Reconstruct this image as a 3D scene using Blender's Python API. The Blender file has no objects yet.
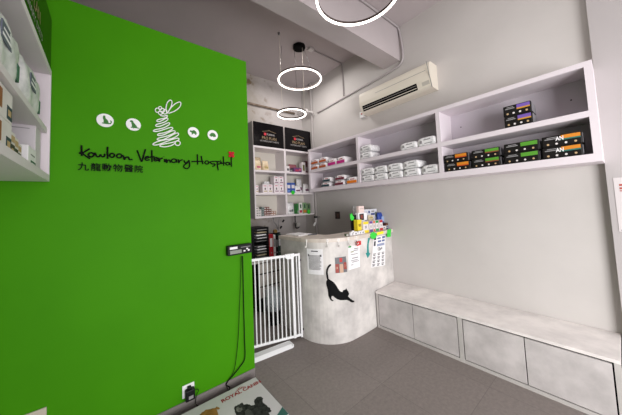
import bpy, bmesh, math, random
from mathutils import Vector, Matrix
random.seed(7)
C = bpy.context.scene.collection
PI = math.pi

# ------------------------------------------------------------------ camera solve (metres, z up)
F_PX, CX, CY, CAM_H = 250.77, 308.6, 190.13, 1.5
def cam_rows(yaw, pitch, roll):
    cy, sy = math.cos(yaw), math.sin(yaw)
    fwd = Vector((sy*math.cos(pitch), cy*math.cos(pitch), math.sin(pitch)))
    right = Vector((cy, -sy, 0)); down = -right.cross(fwd)
    c, s = math.cos(roll), math.sin(roll)
    return (c*right + s*down, -s*right + c*down, fwd)
ROWS = cam_rows(*[math.radians(a) for a in (38.926, 3.517, 2.486)])
EYE = Vector((0, 0, CAM_H))
def ray(x, y):
    a, b = (x-CX)/F_PX, (y-CY)/F_PX
    return ROWS[0]*a + ROWS[1]*b + ROWS[2]
def at(x, y, axis, val):
    """the point of the plane axis = val that was measured at (x, y) in the photograph"""
    d = ray(x, y); t = (val - EYE[axis])/d[axis]
    return EYE + d*t

# ------------------------------------------------------------------ materials
def lin(c):
    def f(v):
        v /= 255.0
        return v/12.92 if v <= 0.04045 else ((v+0.055)/1.055)**2.4
    return (f(c[0]), f(c[1]), f(c[2]), 1)
_m = {}
def mat(name, col, rough=0.6, metal=0.0, col2=None, scale=4.0, detail=6, bump=0.0, bscale=60, emit=0, spec=0.5, alpha=1, contrast=(0.35, 0.65), trans=0):
    if name in _m: return _m[name]
    m = bpy.data.materials.new(name); m.use_nodes = True
    nt = m.node_tree; b = nt.nodes['Principled BSDF']
    b.inputs['Base Color'].default_value = lin(col)
    b.inputs['Roughness'].default_value = rough
    b.inputs['Metallic'].default_value = metal
    b.inputs['Specular IOR Level'].default_value = spec
    if trans: b.inputs['Transmission Weight'].default_value = trans
    if alpha < 1: b.inputs['Alpha'].default_value = alpha
    if emit:
        b.inputs['Emission Color'].default_value = lin(col); b.inputs['Emission Strength'].default_value = emit
    tc = nt.nodes.new('ShaderNodeTexCoord')
    if col2:
        n = nt.nodes.new('ShaderNodeTexNoise'); n.inputs['Scale'].default_value = scale; n.inputs['Detail'].default_value = detail
        n.inputs['Roughness'].default_value = 0.6
        nt.links.new(tc.outputs['Object'], n.inputs['Vector'])
        r = nt.nodes.new('ShaderNodeValToRGB')
        r.color_ramp.elements[0].position = contrast[0]; r.color_ramp.elements[1].position = contrast[1]
        r.color_ramp.elements[0].color = lin(col2); r.color_ramp.elements[1].color = lin(col)
        nt.links.new(n.outputs['Fac'], r.inputs['Fac']); nt.links.new(r.outputs['Color'], b.inputs['Base Color'])
    if bump:
        n2 = nt.nodes.new('ShaderNodeTexNoise'); n2.inputs['Scale'].default_value = bscale; n2.inputs['Detail'].default_value = 4
        nt.links.new(tc.outputs['Object'], n2.inputs['Vector'])
        bp = nt.nodes.new('ShaderNodeBump'); bp.inputs['Strength'].default_value = bump; bp.inputs['Distance'].default_value = 0.01
        nt.links.new(n2.outputs['Fac'], bp.inputs['Height']); nt.links.new(bp.outputs['Normal'], b.inputs['Normal'])
    _m[name] = m
    return m

WALL = mat('wall_paint', (197, 192, 189), 0.75, col2=(190, 185, 182), scale=1.2, bump=0.05, bscale=25)
CEIL = mat('ceiling_paint', (190, 180, 181), 0.8, col2=(182, 173, 174), scale=1.0, bump=0.05, bscale=20)
PILLAR = mat('pillar_paint', (176, 170, 170), 0.75, col2=(171, 165, 165), scale=1.0)
GREEN = mat('green_paint', (66, 143, 6), 0.6, col2=(62, 137, 5), scale=1.5, bump=0.03, bscale=120, spec=.1)
BASE = mat('baseboard_vinyl', (128, 121, 118), 0.6, col2=(118, 112, 110), scale=5)
WHITE = mat('white_laminate', (226, 218, 220), 0.45, col2=(222, 214, 217), scale=2)
SHELFW = mat('shelf_laminate', (222, 213, 218), 0.5, col2=(218, 209, 215), scale=2)
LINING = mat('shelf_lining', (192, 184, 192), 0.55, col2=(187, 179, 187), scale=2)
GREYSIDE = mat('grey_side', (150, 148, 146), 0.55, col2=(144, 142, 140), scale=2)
MICRO = mat('microcement', (222, 217, 213), 0.6, col2=(172, 168, 166), scale=3.2, detail=9, bump=0.06, bscale=30, contrast=(0.3, 0.62))
MICRO_TOP = mat('microcement_top', (240, 234, 231), 0.5, col2=(208, 202, 200), scale=4, detail=9, contrast=(0.3, 0.62))
MICRO_DOOR = mat('microcement_door', (208, 202, 201), 0.6, col2=(174, 169, 168), scale=4.5, detail=9, contrast=(0.3, 0.65))
MICRO_FRAME = mat('microcement_frame', (198, 193, 189), 0.6, col2=(184, 180, 177), scale=4)
SLAB = mat('counter_slab', (222, 211, 200), 0.45, col2=(200, 188, 178), scale=9, detail=8)
GATEW = mat('white_enamel', (238, 238, 240), 0.35)
BLACK = mat('black_plastic', (18, 18, 21), 0.45, spec=.22)
BLACKM = mat('black_matte', (9, 9, 10), 0.7, spec=.12)
BLACKG = mat('black_gloss', (10, 8, 11), 0.2, spec=.22)
CARBON = mat('black_sticker', (9, 9, 11), 0.65, spec=.12)
DARKGAP = mat('dark_gap', (22, 20, 20), 0.9, spec=.1)
CHROME = mat('grey_metal', (150, 148, 148), 0.4, 0.6)
CONDUIT = mat('conduit_paint', (176, 169, 170), 0.55)
PIPEW = mat('white_pipe', (205, 200, 198), 0.5)
WIRE = mat('wire_dark', (70, 62, 62), 0.5)
WIREW = mat('wire_white', (215, 205, 190), 0.5)
BRONZE = mat('ring_housing', (70, 58, 54), 0.45, 0.4)
GLOW = mat('led_diffuser', (255, 244, 236), 0.4, emit=4.5)
ACW = mat('ac_ivory', (222, 214, 200), 0.4)
RED = mat('red', (176, 14, 34), 0.6, spec=.2)
SIGNW = mat('sign_white', (240, 240, 240), 0.45)
PAPER = mat('paper', (236, 234, 236), 0.7)
INK = mat('ink', (70, 70, 76), 0.8)
GOLD = mat('gold_print', (140, 120, 92), 0.5)
GREYINK = mat('grey_ink', (140, 138, 140), 0.7)
FLUO = mat('fluo_green', (52, 205, 64), 0.6)
FLUOY = mat('fluo_yellow', (240, 235, 40), 0.6)
TEAL = mat('teal_vinyl', (30, 140, 135), 0.55)
CLEAR = mat('clear_acrylic', (225, 228, 228), 0.15, alpha=0.28)
HOOKM = mat('hook_plastic', (236, 232, 228), 0.25)
CARD = mat('cream_card', (222, 208, 178), 0.7, col2=(205, 188, 152), scale=30)

# ------------------------------------------------------------------ mesh builder
class MB:
    def __init__(s): s.v = []; s.f = []; s.sm = []
    def add(s, vs, fs, smooth=False):
        o = len(s.v); s.v += [Vector(v) for v in vs]
        for f in fs: s.f.append([i+o for i in f]); s.sm.append(smooth)
        return s
    def box(s, x0, x1, y0, y1, z0, z1, bev=0.0, M=None):
        if x1 < x0: x0, x1 = x1, x0
        if y1 < y0: y0, y1 = y1, y0
        if z1 < z0: z0, z1 = z1, z0
        bm = bmesh.new()
        bmesh.ops.create_cube(bm, size=1)
        for v in bm.verts:
            v.co = Vector(((x0+x1)/2 + v.co.x*(x1-x0), (y0+y1)/2 + v.co.y*(y1-y0), (z0+z1)/2 + v.co.z*(z1-z0)))
        if bev: bmesh.ops.bevel(bm, geom=bm.edges[:], offset=min(bev, (x1-x0)*.45, (y1-y0)*.45, (z1-z0)*.45), segments=2, affect='EDGES', profile=0.5)
        return s.bm(bm, M)
    def bm(s, bm, M=None, smooth=False):
        bm.verts.index_update()
        vs = [(M @ v.co if M else v.co.copy()) for v in bm.verts]
        s.add(vs, [[v.index for v in f.verts] for f in bm.faces], smooth); bm.free(); return s
    def tube(s, pts, r, n=8, closed=False, flat=None):
        pts = [Vector(p) for p in pts]; N = len(pts); vs = []; fs = []
        up = Vector((0, 0, 1))
        for i, p in enumerate(pts):
            a = pts[(i-1) % N] if (closed or i > 0) else p; b = pts[(i+1) % N] if (closed or i < N-1) else p
            t = (b-a)
            if t.length < 1e-9: t = Vector((0, 0, 1))
            t.normalize()
            u = up if abs(t.dot(up)) < 0.95 else Vector((0, 1, 0))
            if flat is not None: u = Vector(flat)
            x = t.cross(u)
            if x.length < 1e-6: x = t.orthogonal()
            x.normalize(); y = x.cross(t).normalized()
            rr = r(i/(N-1)) if callable(r) else r
            for k in range(n):
                a_ = 2*PI*k/n
                vs.append(p + x*math.cos(a_)*rr + y*math.sin(a_)*rr)
        for i in range(N if closed else N-1):
            j = (i+1) % N
            for k in range(n):
                l = (k+1) % n
                fs.append([i*n+k, i*n+l, j*n+l, j*n+k])
        if not closed: fs += [list(range(n))[::-1], [(N-1)*n+k for k in range(n)]]
        return s.add(vs, fs, True)
    def cyl(s, p0, p1, r0, r1=None, n=16):
        p0, p1 = Vector(p0), Vector(p1); r1 = r0 if r1 is None else r1
        t = (p1-p0).normalized(); x = t.orthogonal().normalized(); y = t.cross(x)
        vs = [p0 + (x*math.cos(2*PI*k/n) + y*math.sin(2*PI*k/n))*r0 for k in range(n)] + [p1 + (x*math.cos(2*PI*k/n) + y*math.sin(2*PI*k/n))*r1 for k in range(n)]
        return s.add(vs, [[k, (k+1) % n, n+(k+1) % n, n+k] for k in range(n)] + [list(range(n))[::-1], [n+k for k in range(n)]])
    def prism(s, poly, axis, a, b):
        """closed 2D polygon extruded along axis from a to b (2D = the other two axes in order)"""
        def mk(p, v):
            l = [p[0], p[1]]; l.insert(axis, v); return l
        n = len(poly)
        vs = [mk(p, a) for p in poly] + [mk(p, b) for p in poly]
        return s.add(vs, [list(range(n))[::-1], [n+i for i in range(n)]] + [[i, (i+1) % n, n+(i+1) % n, n+i] for i in range(n)])
    def lathe(s, prof, c, n=24):
        vs = []; fs = []; N = len(prof)
        for r, z in prof:
            for k in range(n): vs.append((c[0]+r*math.cos(2*PI*k/n), c[1]+r*math.sin(2*PI*k/n), c[2]+z))
        for i in range(N-1):
            for k in range(n): fs.append([i*n+k, i*n+(k+1) % n, (i+1)*n+(k+1) % n, (i+1)*n+k])
        fs += [list(range(n))[::-1], [(N-1)*n+k for k in range(n)]]
        return s.add(vs, fs, True)
    def ringsec(s, c, R, w, h, z0, n=64):
        """annulus of rectangular section: radii R-w/2..R+w/2, z z0..z0+h"""
        vs = []; fs = []
        for k in range(n):
            a = 2*PI*k/n
            for r, z in ((R-w/2, z0), (R+w/2, z0), (R+w/2, z0+h), (R-w/2, z0+h)):
                vs.append((c[0]+r*math.cos(a), c[1]+r*math.sin(a), z))
        for k in range(n):
            j = (k+1) % n
            for q in range(4): fs.append([k*4+q, k*4+(q+1) % 4, j*4+(q+1) % 4, j*4+q])
        return s.add(vs, fs, False)
    def build(s, name, m, parent=None, smooth=False):
        off = Vector((0, 0, 0))
        if parent is not None and parent.get('_w'):
            off = Vector(parent['_w'])
        me = bpy.data.meshes.new(name)
        me.from_pydata([v-off for v in s.v], [], s.f); me.update()
        bm = bmesh.new(); bm.from_mesh(me); bmesh.ops.recalc_face_normals(bm, faces=bm.faces[:]); bm.to_mesh(me); bm.free()
        for i, p in enumerate(me.polygons):
            p.use_smooth = smooth or (i < len(s.sm) and s.sm[i])
        me.materials.append(m)
        o = bpy.data.objects.new(name, me); C.objects.link(o)
        if parent is not None:
            o.parent = parent
            if parent.get('_w'): o['_w'] = parent['_w']
        return o

def tag(o, label=None, cat=None, group=None, kind=None):
    if label: o['label'] = label
    if cat: o['category'] = cat
    if group: o['group'] = group
    if kind: o['kind'] = kind
    return o
def thing(name, label, cat, loc=(0, 0, 0), rz=0, group=None, world=True):
    """Empty at the thing's base; with world=True its parts are given in world coordinates"""
    o = bpy.data.objects.new(name, None); C.objects.link(o); o.empty_display_size = 0.05
    o.location = loc; o.rotation_euler = (0, 0, rz)
    if world: o['_w'] = [loc[0], loc[1], loc[2]]
    return tag(o, label, cat, group)
def copy_tree(o, parent=None):
    c = o.copy(); C.objects.link(c)
    if parent is not None: c.parent = parent
    for ch in list(o.children): copy_tree(ch, c)
    return c
def struct(name, mb, m, label, cat):
    return tag(mb.build(name, m), label, cat, kind='structure')

def smooth_pts(pts, sub=6, closed=False):
    P = [Vector(p) for p in pts]; n = len(P); out = []
    if n < 3: return P
    for i in range(n if closed else n-1):
        p0 = P[i-1] if (closed or i > 0) else P[0]; p1 = P[i]; p2 = P[(i+1) % n]; p3 = P[(i+2) % n] if (closed or i+2 < n) else P[-1]
        for k in range(sub):
            t = k/sub
            out.append(0.5*((2*p1) + (p2-p0)*t + (2*p0-5*p1+4*p2-p3)*t*t + (3*p1-p0-3*p2+p3)*t**3))
    if not closed: out.append(P[-1])
    return out
def ell(cx, cy, rx, ry, n=14, a0=0): return [(cx+rx*math.cos(a0+2*PI*k/n), cy+ry*math.sin(a0+2*PI*k/n)) for k in range(n)]

_tm = {}
def text_mesh(body, size=1.0, extrude=0.0, offset=0.0):
    """(verts, faces) of a string in the built-in font, centred on its bounding box, in the xy plane"""
    key = (body, size, extrude, offset)
    if key in _tm: return _tm[key]
    cu = bpy.data.curves.new('txt', 'FONT'); cu.body = body; cu.size = size; cu.extrude = extrude; cu.offset = offset; cu.resolution_u = 3
    o = bpy.data.objects.new('txt', cu); C.objects.link(o)
    dg = bpy.context.evaluated_depsgraph_get(); dg.update()
    me = bpy.data.meshes.new_from_object(o.evaluated_get(dg))
    vs = [v.co.copy() for v in me.vertices]; fs = [list(p.vertices) for p in me.polygons]
    if vs:
        mx = (min(v.x for v in vs)+max(v.x for v in vs))/2; my = (min(v.y for v in vs)+max(v.y for v in vs))/2
        vs = [v-Vector((mx, my, 0)) for v in vs]
    bpy.data.objects.remove(o); bpy.data.curves.remove(cu); bpy.data.meshes.remove(me)
    _tm[key] = (vs, fs)
    return vs, fs
def add_text(mb, body, size, M, width=None, height=None, extrude=0.0, offset=0.0):
    vs, fs = text_mesh(body, size, extrude, offset)
    if not vs: return mb
    w = max(v.x for v in vs)-min(v.x for v in vs); h = max(v.y for v in vs)-min(v.y for v in vs)
    sx = width/w if width else 1; sy = height/h if height else (sx if width else 1)
    if height and not width: sx = sy
    mb.add([M @ Vector((v.x*sx, v.y*sy, v.z)) for v in vs], fs); return mb
def frame_to(origin, ex, ey):
    ex = Vector(ex).normalized(); ey = Vector(ey).normalized(); ez = ex.cross(ey)
    M = Matrix((ex, ey, ez)).transposed().to_4x4(); M.translation = Vector(origin); return M

# ------------------------------------------------------------------ room dimensions
XW = 3.055      # right wall
YB = 3.90       # back wall
YG = 2.17       # green partition front
XL = -0.57      # left wall
ZC = 3.84       # ceiling
XG = 1.044      # right end of the partition
ZG = 2.914
YF = -2.6       # shop front (open, behind the camera)

# floor with tile seams
def floor_mat():
    m = bpy.data.materials.new('floor_tiles'); m.use_nodes = True; nt = m.node_tree; b = nt.nodes['Principled BSDF']
    tc = nt.nodes.new('ShaderNodeTexCoord'); mp = nt.nodes.new('ShaderNodeMapping')
    mp.inputs['Location'].default_value = (-1.195, -1.945, 0)
    br = nt.nodes.new('ShaderNodeTexBrick'); br.offset = 0.0; br.squash = 1.0
    br.inputs['Scale'].default_value = 1; br.inputs['Brick Width'].default_value = 0.59; br.inputs['Row Height'].default_value = 0.59
    br.inputs['Mortar Size'].default_value = 0.0022; br.inputs['Mortar Smooth'].default_value = 0.3; br.inputs['Bias'].default_value = 0
    br.inputs['Color1'].default_value = lin((132, 123, 119)); br.inputs['Color2'].default_value = lin((127, 118, 114)); br.inputs['Mortar'].default_value = lin((108, 100, 97))
    n = nt.nodes.new('ShaderNodeTexNoise'); n.inputs['Scale'].default_value = 38; n.inputs['Detail'].default_value = 12; n.inputs['Roughness'].default_value = 0.7
    rp = nt.nodes.new('ShaderNodeValToRGB'); rp.color_ramp.elements[0].position = 0.3; rp.color_ramp.elements[1].position = 0.7
    rp.color_ramp.elements[0].color = (0.80, 0.80, 0.80, 1); rp.color_ramp.elements[1].color = (1.12, 1.12, 1.12, 1)
    mx = nt.nodes.new('ShaderNodeMix'); mx.data_type = 'RGBA'; mx.blend_type = 'MULTIPLY'; mx.inputs['Factor'].default_value = 1
    nt.links.new(tc.outputs['Object'], mp.inputs['Vector']); nt.links.new(mp.outputs['Vector'], br.inputs['Vector'])
    nt.links.new(tc.outputs['Object'], n.inputs['Vector']); nt.links.new(n.outputs['Fac'], rp.inputs['Fac'])
    nt.links.new(br.outputs['Color'], mx.inputs['A']); nt.links.new(rp.outputs['Color'], mx.inputs['B'])
    nt.links.new(mx.outputs['Result'], b.inputs['Base Color'])
    b.inputs['Roughness'].default_value = 0.55
    bp = nt.nodes.new('ShaderNodeBump'); bp.inputs['Strength'].default_value = 0.15; bp.inputs['Distance'].default_value = 0.004
    n2 = nt.nodes.new('ShaderNodeTexNoise'); n2.inputs['Scale'].default_value = 60
    nt.links.new(tc.outputs['Object'], n2.inputs['Vector']); nt.links.new(n2.outputs['Fac'], bp.inputs['Height']); nt.links.new(bp.outputs['Normal'], b.inputs['Normal'])
    return m
struct('floor', MB().box(XL-.1, XW+.4, YF, YB+.1, -0.1, 0), floor_mat(), 'dark grey vinyl tile floor with thin seams', 'floor')
struct('ceiling', MB().box(XL-.1, XW+.4, YF, YB+.1, ZC, ZC+.1), CEIL, 'painted grey concrete ceiling high above the shop', 'ceiling')
struct('wall_right', MB().box(XW, XW+.12, YF, YB+.1, 0, ZC), WALL, 'pale grey wall carrying the long shelf and the bench', 'wall')
struct('wall_left', MB().box(XL-.1, XL, YF, YB+.1, 0, ZC), WALL, 'pale wall behind the white shelf at far left', 'wall')

def back_wall_mat():
    m = bpy.data.materials.new('patched_plaster'); m.use_nodes = True; nt = m.node_tree; b = nt.nodes['Principled BSDF']
    L = nt.links.new; N = nt.nodes.new
    tc = N('ShaderNodeTexCoord'); sp = N('ShaderNodeSeparateXYZ'); L(tc.outputs['Object'], sp.inputs[0])
    n = N('ShaderNodeTexNoise'); n.inputs['Scale'].default_value = 5; n.inputs['Detail'].default_value = 9; n.inputs['Roughness'].default_value = 0.7; L(tc.outputs['Object'], n.inputs['Vector'])
    # bare, stained concrete towards the partition and above the cabinet
    mr = N('ShaderNodeMapRange'); mr.inputs['From Min'].default_value = 2.5; mr.inputs['From Max'].default_value = 1.9; L(sp.outputs['X'], mr.inputs['Value'])
    ad = N('ShaderNodeMath'); ad.operation = 'MULTIPLY_ADD'; L(n.outputs['Fac'], ad.inputs[0]); ad.inputs[1].default_value = 1.3; ad.inputs[2].default_value = -0.62
    ad2 = N('ShaderNodeMath'); ad2.operation = 'ADD'; ad2.use_clamp = True; L(ad.outputs[0], ad2.inputs[0]); L(mr.outputs[0], ad2.inputs[1])
    rp = N('ShaderNodeValToRGB'); e = rp.color_ramp.elements
    e[0].position = 0.2; e[0].color = lin((186, 179, 177)); e[1].position = 0.95; e[1].color = lin((160, 152, 144))
    e.new(0.55).color = lin((178, 171, 168))
    L(ad2.outputs[0], rp.inputs['Fac'])
    # brown stain spots
    n3 = N('ShaderNodeTexNoise'); n3.inputs['Scale'].default_value = 7; n3.inputs['Detail'].default_value = 6; L(tc.outputs['Object'], n3.inputs['Vector'])
    r3 = N('ShaderNodeValToRGB'); r3.color_ramp.elements[0].position = 0.58; r3.color_ramp.elements[1].position = 0.68
    L(n3.outputs['Fac'], r3.inputs['Fac'])
    mu = N('ShaderNodeMath'); mu.operation = 'MULTIPLY'; L(r3.outputs['Color'], mu.inputs[0]); L(mr.outputs[0], mu.inputs[1])
    mx = N('ShaderNodeMix'); mx.data_type = 'RGBA'; L(mu.outputs[0], mx.inputs['Factor']); L(rp.outputs['Color'], mx.inputs['A']); mx.inputs['B'].default_value = lin((112, 92, 66))
    L(mx.outputs['Result'], b.inputs['Base Color']); b.inputs['Roughness'].default_value = 0.85
    bp = N('ShaderNodeBump'); bp.inputs['Strength'].default_value = 0.3; bp.inputs['Distance'].default_value = 0.02; L(n.outputs['Fac'], bp.inputs['Height']); L(bp.outputs['Normal'], b.inputs['Normal'])
    return m
struct('wall_back', MB().box(XL-.1, XW+.4, YB, YB+.1, 0, ZC), back_wall_mat(), 'rear wall with patched and stained plaster above the cabinet', 'wall')
struct('wall_middle', MB().box(XL, XG, YG, YG+.42, 0, ZG), GREEN, 'bright green partition wall carrying the hospital sign', 'wall')
struct('baseboard_middle', MB().box(XL, XG, YG-.010, YG-.0005, 0.0, 0.071, 0.002), BASE, 'grey baseboard along foot of green wall', 'baseboard')
struct('ceiling_beam', MB().box(XL, XW, 1.71, 1.962, 3.378, ZC), CEIL, 'square concrete beam crossing under the ceiling', 'beam')
struct('pillar', MB().box(3.0, XW, YF, 0.058, 0, ZC), PILLAR, 'pale wall pier at far right beside the shelf', 'pillar')

# ------------------------------------------------------------------ wall sign on the green partition
YS = YG-.008
def gw(x, y): return at(x, y, 1, YS)
def stroke(mb, o, pts, r=0.0052, closed=False, sub=6):
    x0, y0, f = o
    P = [gw(x0+a/f, y0+b/f) for a, b in pts]
    mb.tube(smooth_pts(P, sub, closed), r, 6, closed)
KA, VB_, HC = (76, 140, 12.2), (134, 142, 10.37), (188, 145, 12.44)
sg = thing('sign_lettering', 'black handwritten hospital name lettering on green wall with red flower', 'sign', tuple(gw(80, 158)))
def word(o, lines, rounds):
    w = MB()
    for p in lines: stroke(w, o, p)
    for e in rounds: stroke(w, o, ell(*e), closed=True, sub=3)
    w.build('word', BLACKM, sg)
word(KA, [[(66, 65), (68, 120), (70, 195)], [(168, 106), (110, 140), (74, 160), (42, 160), (70, 154), (120, 195), (172, 227)],
          [(214, 168), (236, 162), (246, 190), (264, 204), (284, 200), (300, 178), (310, 198), (334, 204), (350, 190), (348, 168)], [(385, 84), (384, 150), (386, 228)],
          [(560, 190), (580, 196), (590, 238), (608, 212), (640, 210), (652, 238), (690, 236)]], [(185, 180, 33, 25), (440, 187, 29, 24), (528, 194, 31, 24)])
word(VB_, [[(33, 86), (58, 150), (80, 202), (100, 140), (119, 76)], [(108, 170), (148, 164), (146, 150), (122, 156), (116, 178), (134, 190), (162, 182)], [(185, 86), (186, 140), (188, 206)], [(160, 158), (214, 152)],
           [(206, 180), (240, 174), (236, 160), (214, 164), (210, 188), (226, 196), (250, 188)], [(258, 162), (262, 204), (272, 178), (298, 166)], [(317, 176), (320, 208)], [(309, 150), (312, 153)],
           [(335, 175), (339, 214), (354, 188), (370, 190), (378, 214)], [(440, 178), (446, 212)], [(462, 180), (466, 216), (480, 192), (506, 184)],
           [(520, 190), (532, 216), (556, 206), (571, 188)], [(572, 192), (577, 250), (552, 276), (520, 264), (522, 240), (562, 214)]], [(414, 194, 25, 18)])
word(HC, [[(117, 116), (119, 180), (121, 243)], [(165, 138), (174, 185), (186, 238)], [(45, 205), (120, 204), (192, 204)], [(258, 216), (310, 204), (368, 205), (420, 212)],
          [(276, 216), (300, 234), (336, 238), (330, 256), (304, 266)], [(364, 212), (368, 260), (378, 314)], [(366, 212), (404, 208), (406, 230), (370, 238)], [(410, 206), (416, 238)], [(405, 188), (409, 190)],
          [(440, 142), (443, 200), (446, 256)], [(424, 226), (470, 222)], [(518, 216), (524, 250)], [(538, 150), (540, 210), (542, 270)]], [(235, 217, 23, 20), (494, 232, 22, 17)])
fl = MB(); c0 = gw(188+540/12.44, 145+118/12.44)
for dx, dz in ((1, 1), (1, -1), (-1, 1), (-1, -1)):
    p = c0+Vector((dx*.0142, 0, dz*.0142)); fl.cyl(p+Vector((0, -.004, 0)), p+Vector((0, .004, 0)), 0.0125, n=20)
p = c0; fl.box(p.x-.013, p.x+.013, p.y-.003, p.y+.003, p.z-.013, p.z+.013)
tag(fl.build('flower', RED, sg), 'red four-petalled flower dotting the last letter')
ch = thing('sign_characters', 'row of six black Chinese characters below the handwritten name', 'sign', tuple(gw(80, 170)))
for g, px, py in (('九', 83.4, 166.5), ('龍', 95.9, 167.0), ('動', 106.8, 167.3), ('物', 118.0, 167.8), ('醫', 128.9, 168.4), ('院', 138.9, 169.0)):
    mb = MB(); add_text(mb, g, 0.06, frame_to(gw(px, py), (1, 0, 0), (0, 0, 1)), height=0.052, extrude=0.003, offset=0.0004)
    if mb.v: mb.build('character', BLACKM, ch)
# wire rabbit
rb = MB(); D = (85, 90, 5.98)
stroke(rb, D, [(489, 138), (484, 112), (490, 80), (505, 62), (519, 66), (517, 92), (505, 118), (492, 140)], r=0.0042)
stroke(rb, D, [(492, 140), (512, 108), (540, 82), (566, 72), (573, 84), (562, 106), (536, 126), (500, 140)], r=0.0042)
for e in (ell(433, 121, 13, 13), ell(449, 108, 10, 9), ell(462, 122, 14, 12), ell(450, 136, 12, 10), ell(478, 130, 12, 14)): stroke(rb, D, e, r=0.0038, closed=True, sub=2)
zig = [(470, 138), (448, 150), (470, 156), (492, 152), (484, 166), (440, 176), (428, 186), (448, 188), (488, 168), (494, 178), (470, 194), (428, 206), (424, 216), (450, 216), (498, 196), (504, 206), (470, 226), (418, 238), (410, 247), (440, 246),
       (512, 224), (522, 234), (480, 254), (440, 262), (436, 272), (470, 268), (522, 244), (540, 252), (500, 272), (440, 288), (432, 298), (470, 296), (545, 258), (558, 268), (520, 290), (450, 304), (412, 318), (408, 328), (440, 326), (520, 296), (556, 288), (558, 300), (520, 314), (460, 326), (448, 336), (480, 340), (520, 330), (540, 316)]
stroke(rb, D, zig, r=0.0042, sub=4); stroke(rb, D, ell(554, 318, 15, 14), r=0.0042, closed=True, sub=2)
tag(rb.build('rabbit_ornament', SIGNW), 'white bent wire rabbit figure mounted above the lettering', 'wall ornament')
# four discs with animal silhouettes
CATS = [(-.26, .55), (-.2, .7), (-.1, .68), (.0, .72), (.02, .5), (.05, .3), (.25, .12), (.38, -.15), (.42, -.38), (.62, -.3), (.66, -.12), (.58, .0), (.64, .1), (.78, .0), (.8, -.25), (.66, -.5), (.3, -.55), (-.25, -.55), (-.4, -.5), (-.35, -.4), (-.2, -.4), (-.18, -.05), (-.28, .3)]
DOGS = [(-.5, .5), (-.4, .62), (-.2, .66), (-.05, .55), (0, .35), (.2, .1), (.42, -.2), (.5, -.4), (.85, -.48), (.8, -.55), (.4, -.58), (.1, -.6), (.05, -.72), (-.05, -.58), (-.4, -.58), (-.38, -.48), (-.22, -.42), (-.22, -.1), (-.3, .2), (-.3, .36), (-.52, .4)]
TURT = [(-.7, .1), (-.62, .28), (-.45, .3), (-.3, .22), (-.1, .4), (.15, .42), (.4, .25), (.52, .0), (.68, -.1), (.55, -.16), (.45, -.22), (.5, -.45), (.32, -.45), (.25, -.26), (-.1, -.26), (-.2, -.48), (-.36, -.45), (-.32, -.2), (-.45, -.02), (-.6, -.02)]
HEDG = [(-.72, -.12), (-.55, .05), (-.45, .25), (-.2, .42), (.15, .45), (.45, .28), (.6, .0), (.62, -.25), (.5, -.35), (.3, -.3), (.28, -.42), (.1, -.42), (.08, -.3), (-.25, -.3), (-.28, -.42), (-.44, -.42), (-.44, -.26), (-.6, -.24)]
for px, py, R_, sil, lab in ((105.2, 120.4, .046, CATS, 'white disc with sitting cat cut-out, first of the four discs'), (133.5, 124.6, .0445, DOGS, 'white disc with sitting dog cut-out, just left of the rabbit'),
                             (193.5, 132.4, .0435, TURT, 'white disc with tortoise cut-out, just right of the rabbit'), (212.7, 135.1, .043, HEDG, 'white disc with small hedgehog cut-out, rightmost of the discs')):
    p = gw(px, py)
    t = thing('sign_disc', lab, 'wall ornament', (p.x, YG-.001, p.z), group='animal discs on the green wall')
    MB().cyl((p.x, YG-.010, p.z), (p.x, YG-.0005, p.z), R_, n=48).build('disc', SIGNW, t)
    MB().prism([(p.x+a*R_*.98, p.z+b*R_*.98) for a, b in sil], 1, YG-.0118, YG-.0105).build('silhouette', mat('deep_green', (40, 112, 30), .5), t)

# ------------------------------------------------------------------ logo used on the black panels
def logo(parent, origin, ex, ey, w):
    """roof line, red square, two lines of lettering and a small line; origin = middle of the artwork, w = its width"""
    M = frame_to(origin, ex, ey); s = w/1.0
    def T(x, y, z=.0015): return M @ Vector((x*s, y*s, z))
    r = MB()
    pts = [(-.36, .235), (-.05, .30), (.0, .335), (.05, .30), (.36, .235)]
    for a, b in zip(pts[:-1], pts[1:]): r.cyl(T(*a), T(*b), 0.0035, n=6)
    r.build('roof_line', GOLD, parent)
    q = MB(); q.add([T(-.28, .07), T(-.16, .07), T(-.16, .19), T(-.28, .19)], [[0, 1, 2, 3]]); q.build('emblem', mat('logo_red', (196, 40, 54), .5), parent)
    a = MB(); add_text(a, 'PURINA', .1, M @ Matrix.Translation((.08*s, .13*s, .0015)), width=.42*s, height=.095*s, offset=.002); a.build('lettering', mat('logo_silver', (150, 146, 146), .6), parent)
    a = MB(); add_text(a, 'PRO PLAN', .1, M @ Matrix.Translation((0, -.05*s, .0015)), width=.76*s, height=.14*s, offset=.001); a.build('lettering', GOLD, parent)
    a = MB(); add_text(a, 'VETERINARY DIETS', .1, M @ Matrix.Translation((0, -.2*s, .0015)), width=1.0*s, height=.075*s, offset=.001); a.build('lettering', mat('logo_silver', (150, 146, 146), .6), parent)

# ------------------------------------------------------------------ left foreground shelf
XF = -.27
t = thing('wall_shelf', 'white open wall shelf at far left against green wall', 'shelf', (XL, 1.2, 1.712))
y0, y1 = 0.35, YG-.013
for z0, z1 in ((1.712, 1.752), (2.002, 2.034), (2.368, 2.402)):
    n = {1.712: 'bottom_board', 2.002: 'middle_board', 2.368: 'top_board'}[z0]
    xi = XF if n != 'middle_board' else XF-.012
    MB().box(XL+.001, xi, y0, y1-.019, z0, z1, .002).build(n, SHELFW, t)
MB().box(XL+.001, XF, y1-.018, y1, 1.712, 2.402, .002).build('side_panel', SHELFW, t)
MB().box(XL+.001, XF, y0-.019, y0-.001, 1.712, 2.402, .002).build('side_panel', SHELFW, t)
MB().box(XL+.001, XL+.012, y0, y1-.02, 1.753, 2.367).build('back_panel', LINING, t)
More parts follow.
